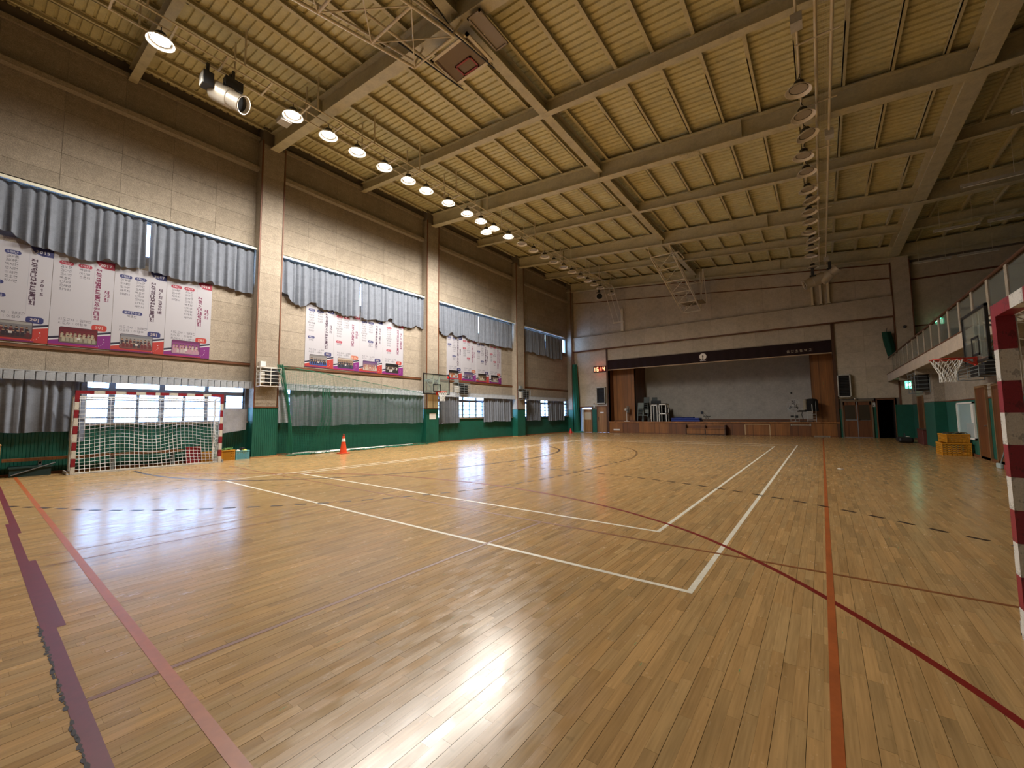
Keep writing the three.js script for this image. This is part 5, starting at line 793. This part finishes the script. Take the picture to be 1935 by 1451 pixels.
{ const d = struct('door_' + (++dn), 'dark open doorway at the far right corner'); obj('passage', [bx(2.28, 3.0, 0, 2.0, -30.6, -30.5), bx(2.2, 2.3, 0, 2.05, -30.6, -28.42), bx(2.98, 3.06, 0, 2.05, -30.6, -28.42), bx(2.2, 3.06, 1.98, 2.05, -30.6, -28.42), bx(2.2, 3.06, -0.05, 0, -30.6, -28.42)], mat(0x17120e, 0.9), d); obj('frame', [bx(2.26, 2.31, 0, 2.0, -28.42, -28.34), bx(2.96, 3.0, 0, 2.0, -28.42, -28.34), bx(2.26, 3.0, 1.97, 2.03, -28.42, -28.34)], M.trimBrown, d); }
tag(obj('round_bell', (() => { const g = new THREE.SphereGeometry(0.07, 16, 10); g.scale(1, 1, 0.6); g.translate(1.45, 2.06, -28.34); return g; })(), M.chrome), 'small round bell under the right heater box', 'bell');
[[-13.68, 1.98, 'small alarm box above the left stage door'], [2.17, 1.72, 'switch panel beside the dark doorway']].forEach(([x, y, l]) => { const t = thing('wall_switch', l, 'switch', [x, y, -28.38]); obj('plate', rb(0.14, 0.22, 0.03, 0.008, 0, 0, 0.015), M.offwhite, t); obj('button', rb(0.05, 0.06, 0.02, 0.006, 0, -0.02, 0.035), M.chrome, t); obj('lamp_cap', rb(0.12, 0.06, 0.04, 0.01, 0, 0.16, 0.02), M.trimBrown, t); });
// bundled net in the left corner, cloth bag in the right corner
{ const t = thing('bundled_net', 'tall green net gathered into a column in the far left corner', 'net', [-14.98, 0, -28.05]); const g = grid(40, 24, (u, v) => { const a = u * Math.PI * 2, y = 5.2 * (1 - v), r = (0.17 + 0.05 * Math.sin(v * 4)) * (1 + 0.14 * Math.sin(a * 7 + v * 3)) + 0.14 * v ** 6; return V(Math.cos(a) * r + 0.12 * v - 0.12, y, Math.sin(a) * r * 0.7); }); obj('bundle', g, mat(0x0c5a45, 0.9, { map: rep(T.cloth, 1.5) }), t); obj('floor_skirt', lathe([[0.42, 0], [0.38, 0.05], [0.2, 0.09], [0.05, 0.1]], 20).translate(0.2, 0, 0.05), M.cordGreen, t); obj('tie_cord', rod(V(-0.2, 5.6, 0), V(-0.05, 5.1, 0), 0.012), M.charcoal, t); }
{ const t = thing('bundled_net', 'green net bag hanging on the wall left of the far right pilaster', 'net', [2.92, 4.8, -28.12]); const g = grid(24, 14, (u, v) => { const a = u * Math.PI * 2, r = (0.19 - 0.06 * Math.abs(v - 0.4)) * (1 + 0.12 * Math.sin(a * 5)); return V(Math.cos(a) * r + 0.15 * (v - 0.5), 0.62 - 1.25 * v, Math.sin(a) * r * 0.7); }); obj('bag', g, mat(0x0a4737, 0.9, { map: rep(T.cloth, 1.5) }), t); obj('tie_cord', rod(V(-0.07, 0.6, 0), V(-0.02, 0.85, -0.1), 0.012), M.charcoal, t); }
{ const t = thing('traffic_cone', 'tiny red cone in the far left corner', 'cone', [-14.75, 0, -26.6]); obj('body', lathe([[0.13, 0.02], [0.03, 0.34], [0, 0.34]], 16), M.red, t); obj('base', rb(0.28, 0.025, 0.28, 0.01, 0, 0.0125, 0), M.red, t); }
// ------------------------------------------------------------------ things on the stage
const SY = 0.8;
function plasticChair(label, x, z, turn, y = SY, m = mat(0x6d7674, 0.6)) {
  const t = thing('stacking_chair', label, 'chair', [x, y, z], turn, 'grey stacking chairs on the stage');
  obj('seat', rb(0.42, 0.03, 0.40, 0.012, 0, 0.43, 0), m, t); obj('backrest', [rb(0.40, 0.26, 0.025, 0.01, 0, 0.72, -0.2), rb(0.05, 0.3, 0.025, 0.01, -0.15, 0.55, -0.195), rb(0.05, 0.3, 0.025, 0.01, 0.15, 0.55, -0.195)], m, t);
  for (const sx of [-1, 1]) for (const sz of [-1, 1]) obj('leg', rod(V(sx * 0.17, 0.43, sz * 0.16), V(sx * 0.21, 0, sz * 0.2), 0.017, 6), m, t);
}
{
  const CS = [['front left stack', -10.40, -29.0], ['second stack', -10.2, -29.5], ['rear stack', -9.85, -30.1]];
  const gm = mat(0x6d7674, 0.6), gm2 = mat(0x4c5352, 0.65);
  CS.forEach(([n, x, z], s) => { for (let k = 0; k < (s === 0 ? 6 : 8); k++) plasticChair(`grey chair in the ${n} on stage, ${['lowest', 'second', 'third', 'fourth', 'fifth', 'sixth', 'seventh', 'eighth'][k]} from below`, x + k * 0.01, z, 0.25 - s * 0.2, SY + k * (s ? 0.13 : 0.10), s ? gm2 : gm); });
  plasticChair('single grey stool-like chair before the stacks on the stage', -10.0, -28.95, 0.2, SY, gm);
  [[-9.55, -29.9, 0], [-9.3, -30.5, 0.3], [-9.0, -30.2, -0.3]].forEach(([x, z, a], i) => { const t = thing('folded_table', ['dark folded table leaning at the left of the stage', 'dark folded table leaning behind the stacks', 'dark folded table leaning lowest on the right'][i], 'table', [x, SY, z], a, 'folded tables on the stage'); const h = [1.5, 1.3, 1.0][i]; obj('top', bx(-0.35, 0.35, 0.02, h, -0.03, 0.03), M.dark, t); obj('frame', [rod(V(-0.3, 0, 0.06), V(-0.3, h * 0.9, 0.06), 0.015), rod(V(0.3, 0, 0.06), V(0.3, h * 0.9, 0.06), 0.015), rod(V(-0.3, h * 0.9, 0.06), V(0.3, h * 0.9, 0.06), 0.015)], M.charcoal, t); });
}
function frameTable(label, x, y, z, w, d, h) { const t = thing('desk_frame', label, 'desk', [x, y, z], 0, 'white framed desks on the stage'); obj('top', bx(-w / 2, w / 2, h - 0.03, h, -d / 2, d / 2), mat(0x5d5349, 0.6), t); for (const s of [-1, 1]) obj('side_frame', [bx(-w / 2, w / 2, h - 0.08, h - 0.03, s * d / 2 - 0.02, s * d / 2 + 0.02), bx(-w / 2, -w / 2 + 0.04, 0, h - 0.03, s * d / 2 - 0.02, s * d / 2 + 0.02), bx(w / 2 - 0.04, w / 2, 0, h - 0.03, s * d / 2 - 0.02, s * d / 2 + 0.02)], M.white, t); }
frameTable('white framed desk stacked upside on the stage, upper of two', -8.81, SY + 0.62, -29.25, 0.5, 0.6, 0.62); frameTable('white framed desk on the stage floor, lower of two', -8.81, SY, -29.25, 0.52, 0.6, 0.60); frameTable('tall white framed desk beside the chair stacks', -9.42, SY, -29.3, 0.44, 0.5, 1.22);
{ const t = thing('gym_mat', 'long blue gym mat lying at the back of the stage', 'mat', [-7.4, SY, -29.6]); obj('lower_mat', rb(1.85, 0.13, 0.9, 0.03, 0, 0.065, 0), M.blue, t); obj('seam', bx(-0.93, 0.93, 0.06, 0.07, 0.44, 0.455), mat(0x2f4cae, 0.6), t); }
tag(obj('gym_mat', rb(1.8, 0.12, 0.88, 0.03, -7.42, SY + 0.192, -29.6), mat(0x1c3384, 0.6)), 'upper blue gym mat lying on the long mat on stage', 'mat');
[[-7.85, 'left'], [-7.2, 'right']].forEach(([x, n]) => tag(obj('mat_cushion', rb(0.55, 0.06, 0.5, 0.02, x, SY + 0.283, -29.6), mat(0x14235c, 0.6)), `small dark blue pad on the gym mats, ${n} one`, 'pad', 'pads on the mats'));
{ const t = thing('folding_chair', 'folding chair standing right of the blue mats on stage', 'chair', [-6.12, SY, -29.5], 0.6); obj('seat', rb(0.36, 0.03, 0.36, 0.01, 0.02, 0.36, 0), M.charcoal, t); obj('backrest', bx(-0.3, -0.26, 0.5, 0.68, -0.18, 0.18), M.charcoal, t); for (const s of [-1, 1]) obj('leg', [rod(V(-0.28, 0.66, s * 0.17), V(0.2, 0, s * 0.17), 0.011), rod(V(0.16, 0.36, s * 0.17), V(-0.2, 0, s * 0.17), 0.011)], M.chrome, t); }
function pedestalFan(label, pos, turn, H, R, m) {
  const t = thing('pedestal_fan', label, 'fan', pos, turn, 'pedestal fans on the stage');
  obj('base', lathe([[0, 0], [0.2, 0], [0.2, 0.02], [0.05, 0.05], [0.03, 0.08], [0, 0.08]], 20), m, t); obj('pole', rod(V(0, 0.05, 0), V(0, H - 0.1, 0), 0.022), m, t); obj('motor', lathe([[0, -0.12], [0.07, -0.1], [0.085, 0], [0.06, 0.08], [0, 0.1]], 16).rotateX(Math.PI / 2).translate(0, H, -0.04), m, t);
  const cage = []; for (let k = 1; k <= 4; k++) for (const z of [0.06, 0.16]) { const g = new THREE.TorusGeometry(R * k / 4, 0.009, 4, 28); g.translate(0, H, z + (k < 4 ? (z > 0.1 ? 0.02 : -0.0) : 0)); cage.push(g); } for (let k = 0; k < 18; k++) { const a = k / 18 * Math.PI * 2; cage.push(rod(V(0, H, 0.18), V(Math.cos(a) * R, H + Math.sin(a) * R, 0.12), 0.007, 4), rod(V(0, H, 0.05), V(Math.cos(a) * R, H + Math.sin(a) * R, 0.12), 0.007, 4)); } obj('guard', cage, M.grille, t);
  for (let k = 0; k < 3; k++) { const g = new THREE.BoxGeometry(R * 0.42, R * 0.72, 0.012); g.rotateY(0.5); g.translate(0, R * 0.46, 0); g.rotateZ(k * 2.094); g.translate(0, H, 0.11); obj('blade', g, M.charcoal, t); }
  obj('hub', lathe([[0, -0.03], [0.05, -0.03], [0.05, 0.03], [0, 0.04]], 14).rotateX(Math.PI / 2).translate(0, H, 0.12), m, t);
}
pedestalFan('white pedestal fan at the left end of the stage', [-11.35, SY, -28.85], 1.45, 0.88, 0.24, M.white);
pedestalFan('large grey pedestal fan at the right of the stage', [-1.24, SY, -28.75], -0.5, 0.95, 0.36, M.grille);
{ const t = thing('music_stand', 'black music stand beside the large fan on stage', 'music stand', [-0.9, SY, -28.7]); obj('desk', bx(-0.22, 0.2, 0.58, 0.68, -0.03, 0.03), M.black, t); obj('pole', poly([V(0, 0, 0.02), V(0.03, 0.2, 0), V(-0.03, 0.42, 0), V(0.02, 0.6, 0)], 0.018, 8), M.black, t); obj('foot', [rod(V(-0.16, 0.012, 0.1), V(0.16, 0.012, -0.1), 0.012), rod(V(-0.16, 0.012, -0.1), V(0.16, 0.012, 0.1), 0.012)], M.black, t); }
{ const t = thing('speaker_amplifier', 'small black equipment boxes on a frame under the large fan', 'equipment', [-1.25, SY, -28.6]); obj('left_box', rb(0.16, 0.1, 0.16, 0.01, -0.12, 0.33, 0), M.black, t); obj('right_box', rb(0.12, 0.14, 0.16, 0.01, 0.1, 0.31, 0), M.black, t); obj('frame', [rod(V(-0.2, 0, 0.06), V(-0.2, 0.28, 0.06), 0.008), rod(V(0.2, 0, 0.06), V(0.2, 0.28, 0.06), 0.008), rod(V(-0.2, 0.27, 0.06), V(0.2, 0.27, 0.06), 0.008), rod(V(-0.2, 0.01, -0.06), V(-0.2, 0.28, -0.06), 0.008), rod(V(0.2, 0.01, -0.06), V(0.2, 0.28, -0.06), 0.008)], M.grille, t); }
{ const t = thing('covered_rack', 'rack under a black cloth at the right of the stage', 'rack', [-0.46, SY, -28.7]); const g = grid(40, 14, (u, v) => { const a = u * Math.PI * 2, r = (v < 0.15 ? v / 0.15 : 1) * (0.3 + 0.04 * Math.sin(a * 6) * v); return V(Math.cos(a) * r, 1.28 - 0.74 * Math.max(0, v - 0.12) + 0.05 * Math.sin(a * 2) * (1 - v), Math.sin(a) * r * 0.8); }); obj('black_cloth', g, mat(0x0d0d0f, 0.9), t); obj('frame', [-0.2, 0.2].flatMap((x) => [-0.15, 0.15].map((z) => rod(V(x, 0, z), V(x, 1.2, z), 0.014))).concat([0.12, 0.28, 0.44].map((y) => bx(-0.2, 0.2, y, y + 0.02, 0.13, 0.16))), M.grille, t); obj('pale_hood', lathe([[0, 0.1], [0.07, 0.08], [0.1, 0], [0.08, -0.1], [0.1, -0.5]], 14).translate(-0.28, 1.2, 0.15), mat(0x8d8678, 0.8), t); obj('reflective_strip', bx(0.02, 0.05, 0.5, 1.0, 0.25, 0.262), M.white, t); }
tag(obj('wall_sensor', rb(0.08, 0.1, 0.05, 0.01, -1.5, 2.6, -31.53), M.dark), 'small dark sensor high on the stage back wall', 'sensor');
// stage steps
{ const t = thing('stage_steps', 'wide wooden step unit in front of the stage', 'steps', [-5.91, 0, -28.3]); const w = 2.32, m = mat(0x4a2a14, 0.5, { map: rep(T.veneer, .9, .5) }); obj('side', [bx(-w / 2, -w / 2 + 0.05, 0, 0.62, 0, 0.42), bx(w / 2 - 0.05, w / 2, 0, 0.62, 0, 0.42), bx(-0.03, 0.03, 0, 0.6, 0, 0.4)], m, t); obj('tread', bx(-w / 2, w / 2, 0.57, 0.62, 0, 0.22), M.stageWood, t); obj('tread', bx(-w / 2, w / 2, 0.36, 0.40, 0.18, 0.42), M.stageWood, t); obj('riser', bx(-w / 2 + 0.04, w / 2 - 0.04, 0.06, 0.36, 0.36, 0.38), M.stageWood, t); obj('riser', bx(-w / 2 + 0.04, w / 2 - 0.04, 0.40, 0.57, 0.18, 0.2), M.stageWoodD, t); obj('toe_rail', bx(-w / 2, w / 2, 0, 0.05, 0.36, 0.43), m, t); }
// ------------------------------------------------------------------ right-hand wall under the balcony
function sideDoor(label, z0, z1, y1) { const d = struct('door_' + (++dn), label), x = 3.6; obj('frame', [bx(x - 0.05, x, y1, y1 + 0.06, z0 + 0.05, z1 - 0.05), bx(x - 0.05, x, 0, y1, z0 + 0.05, z0), bx(x - 0.05, x, 0, y1, z1, z1 - 0.05)], mat(0x7d5e3e, 0.5), d); obj('leaf', bx(x - 0.03, x - 0.005, 0.01, y1, z0, z1), M.door, d); obj('handle', rod(V(x - 0.03, 0.95, z0 - 0.1), V(x - 0.09, 0.95, z0 - 0.1), 0.02), M.chrome, d); }
sideDoor('brown door under the balcony left of the goal post', -16.6, -17.45, 2.0); sideDoor('brown door under the balcony half behind the goal post', -15.2, -16.0, 2.0); sideDoor('brown door under the balcony nearest the far right corner', -25.3, -26.5, 2.0);
{ const w = struct('window_' + (++wn), 'low pale window in the right wall'); obj('frame', [bx(3.56, 3.61, 0.5, 0.55, -17.85, -19.75), bx(3.56, 3.61, 1.58, 1.63, -17.85, -19.75), bx(3.56, 3.61, 0.5, 1.63, -17.85, -17.92), bx(3.56, 3.61, 0.5, 1.63, -19.68, -19.75)], M.white, w); obj('pane', bx(3.585, 3.595, 0.55, 1.58, -17.92, -19.68), mat(0xa9c3c4, 0.08), w); obj('sticker', bx(3.575, 3.583, 0.58, 0.98, -17.98, -18.75), mat(0xc3c9c8, 0.6, { map: canvas(256, 160, (g, W, H) => { g.fillStyle = '#c9cfce'; g.fillRect(0, 0, W, H); g.fillStyle = '#5c6a6c'; for (let i = 0; i < 14; i++) { g.beginPath(); g.ellipse(30 + (i * 53) % 200, 30 + (i * 37) % 100, 14, 7, i, 0, 7); g.fill(); } }) }), w); obj('reveal_strip', [bx(3.57, 3.582, 1.0, 1.56, -17.95, -18.15)], M.white, w); }
crate('lower yellow crate standing by the right wall', [3.22, 0, -18.6], 0, 0.62, 0.38, 0.8, M.yellow, null);
crate('upper yellow crate stacked crookedly by the right wall', [3.26, 0.39, -18.7], 0.12, 0.5, 0.26, 0.66, M.yellow, (t) => rag(t, mat(0x4a4a3c, 0.8), 0.2, 0.26, 0.26, 14, 'tangled_ropes'));
{ const t = thing('storage_chest', 'dark red chest against the far right wall', 'chest', [3.4, 0, -24.0]); obj('body', rb(0.36, 0.58, 1.2, 0.02, 0, 0.29, 0), mat(0x5a2a22, 0.6), t); obj('lid', rb(0.38, 0.05, 1.24, 0.015, 0, 0.6, 0), mat(0x4a211b, 0.6), t); }
{ const t = thing('sports_bag', 'black sports bag on the floor at the far right', 'bag', [2.84, 0, -24.8]); obj('body', rb(0.5, 0.24, 0.9, 0.1, 0, 0.12, 0), M.black, t); obj('strap', (() => { const g = new THREE.TorusGeometry(0.2, 0.015, 6, 16, Math.PI); g.rotateY(Math.PI / 2); g.translate(0, 0.2, 0); return g; })(), M.charcoal, t); }
{ const t = thing('hand_ball', 'white ball on the floor before the far right corner', 'ball', [3.12, 0.11, -26.4]); obj('shell', new THREE.SphereGeometry(0.11, 20, 14), M.white, t); obj('seam', new THREE.TorusGeometry(0.1102, 0.003, 4, 28), M.charcoal, t); }
{ const t = thing('paper_scrap', 'tiny white scrap lying on the floor right of the white lines', 'paper scrap', [0.28, 0.004, -12.6]); obj('sheet', grid(4, 4, (u, v) => V((u - 0.5) * 0.12, 0.008 * Math.sin(u * 5) * Math.cos(v * 4) + 0.006, (v - 0.5) * 0.08)), M.white, t); }
[[3.42, -14.3, 0.02, 'grey broom pole leaning on the wall behind the right goal'], [3.4, -14.75, 0.12, 'pale mop leaning on the wall behind the right goal']].forEach(([x, z, l, n], i) => { const t = thing('leaning_pole', n, 'broom', [x, 0, z], 0, 'brooms by the right wall'); obj('handle', rod(V(-0.1, 0.08, 0), V(0.13, 1.05, l), 0.014), M.greyPlastic, t); obj('head', rb(0.06, 0.12, 0.3, 0.02, -0.11, 0.06, 0), i ? mat(0x9aa5a2, 0.9) : mat(0x8c2f28, 0.9), t); });
// exit signs
const exitT = canvas(256, 128, (g, w, h) => { g.fillStyle = '#4fbf93'; g.fillRect(0, 0, w, h); g.fillStyle = '#f3fff6'; g.fillRect(150, 18, 70, 92); g.fillStyle = '#0c9a52'; g.beginPath(); g.arc(176, 36, 9, 0, 7); g.fill(); g.lineWidth = 11; g.strokeStyle = '#0c9a52'; g.beginPath(); g.moveTo(176, 50); g.lineTo(182, 74); g.lineTo(168, 104); g.moveTo(182, 74); g.lineTo(202, 92); g.moveTo(164, 62); g.lineTo(196, 62); g.stroke(); g.fillStyle = '#f3fff6'; g.beginPath(); g.moveTo(30, 64); g.lineTo(70, 32); g.lineTo(70, 52); g.lineTo(120, 52); g.lineTo(120, 76); g.lineTo(70, 76); g.lineTo(70, 96); g.fill(); });
[[[3.36, 2.62, -26.9], 0, 0.24, 0.34, 'glowing green exit sign under the far end of the balcony'], [[4.83, 5.74, -28.36], 0, 0.3, 0.3, 'glowing green exit sign on the gallery end wall']].forEach(([p, a, w, h, l]) => {
  const t = thing('exit_sign', l, 'exit sign', p, a, 'exit signs'); obj('case', rb(w + 0.03, h + 0.03, 0.05, 0.01, 0, 0, 0), M.offwhite, t);
  const m = new THREE.MeshStandardMaterial({ color: 0xffffff, map: exitT, emissive: 0xffffff, emissiveMap: exitT, emissiveIntensity: 2.4, roughness: 0.4 }); const g = new THREE.PlaneGeometry(w, h); g.translate(0, 0, 0.027); obj('face', g, m, t);
  const L = new THREE.PointLight(0x8fffc4, 0.05, 0, 2); L.position.set(0, 0, 0.12); L.castShadow = true; L.shadow.radius = 4; t.add(L);
  if (p[1] < 3) obj('bracket', rod(V(0, h / 2, 0), V(0, 0.27, 0), 0.012), M.offwhite, t);
});
[[3.2, -25.6], [3.2, -23.4]].forEach(([x, z], i) => { const t = thing('soffit_lamp', `small unlit tube lamp under the balcony, ${i ? 'nearer' : 'farther'} one`, 'lamp', [x, 2.86, z], 0, 'tube lamps under the balcony'); obj('batten', bx(-0.3, 0.3, 0, 0.04, -0.04, 0.04), M.offwhite, t); obj('tube', rod(V(-0.28, -0.02, 0), V(0.28, -0.02, 0), 0.014), mat(0xf0eee6, 0.3), t); });
tag(obj('smoke_detector', lathe([[0, -0.03], [0.05, -0.03], [0.07, 0], [0, 0]], 16).rotateX(-Math.PI / 2).translate(3.55, 5.6, -28.08), M.charcoal), 'small dark fitting on the far right pilaster', 'detector');

renderer.render(scene, camera);
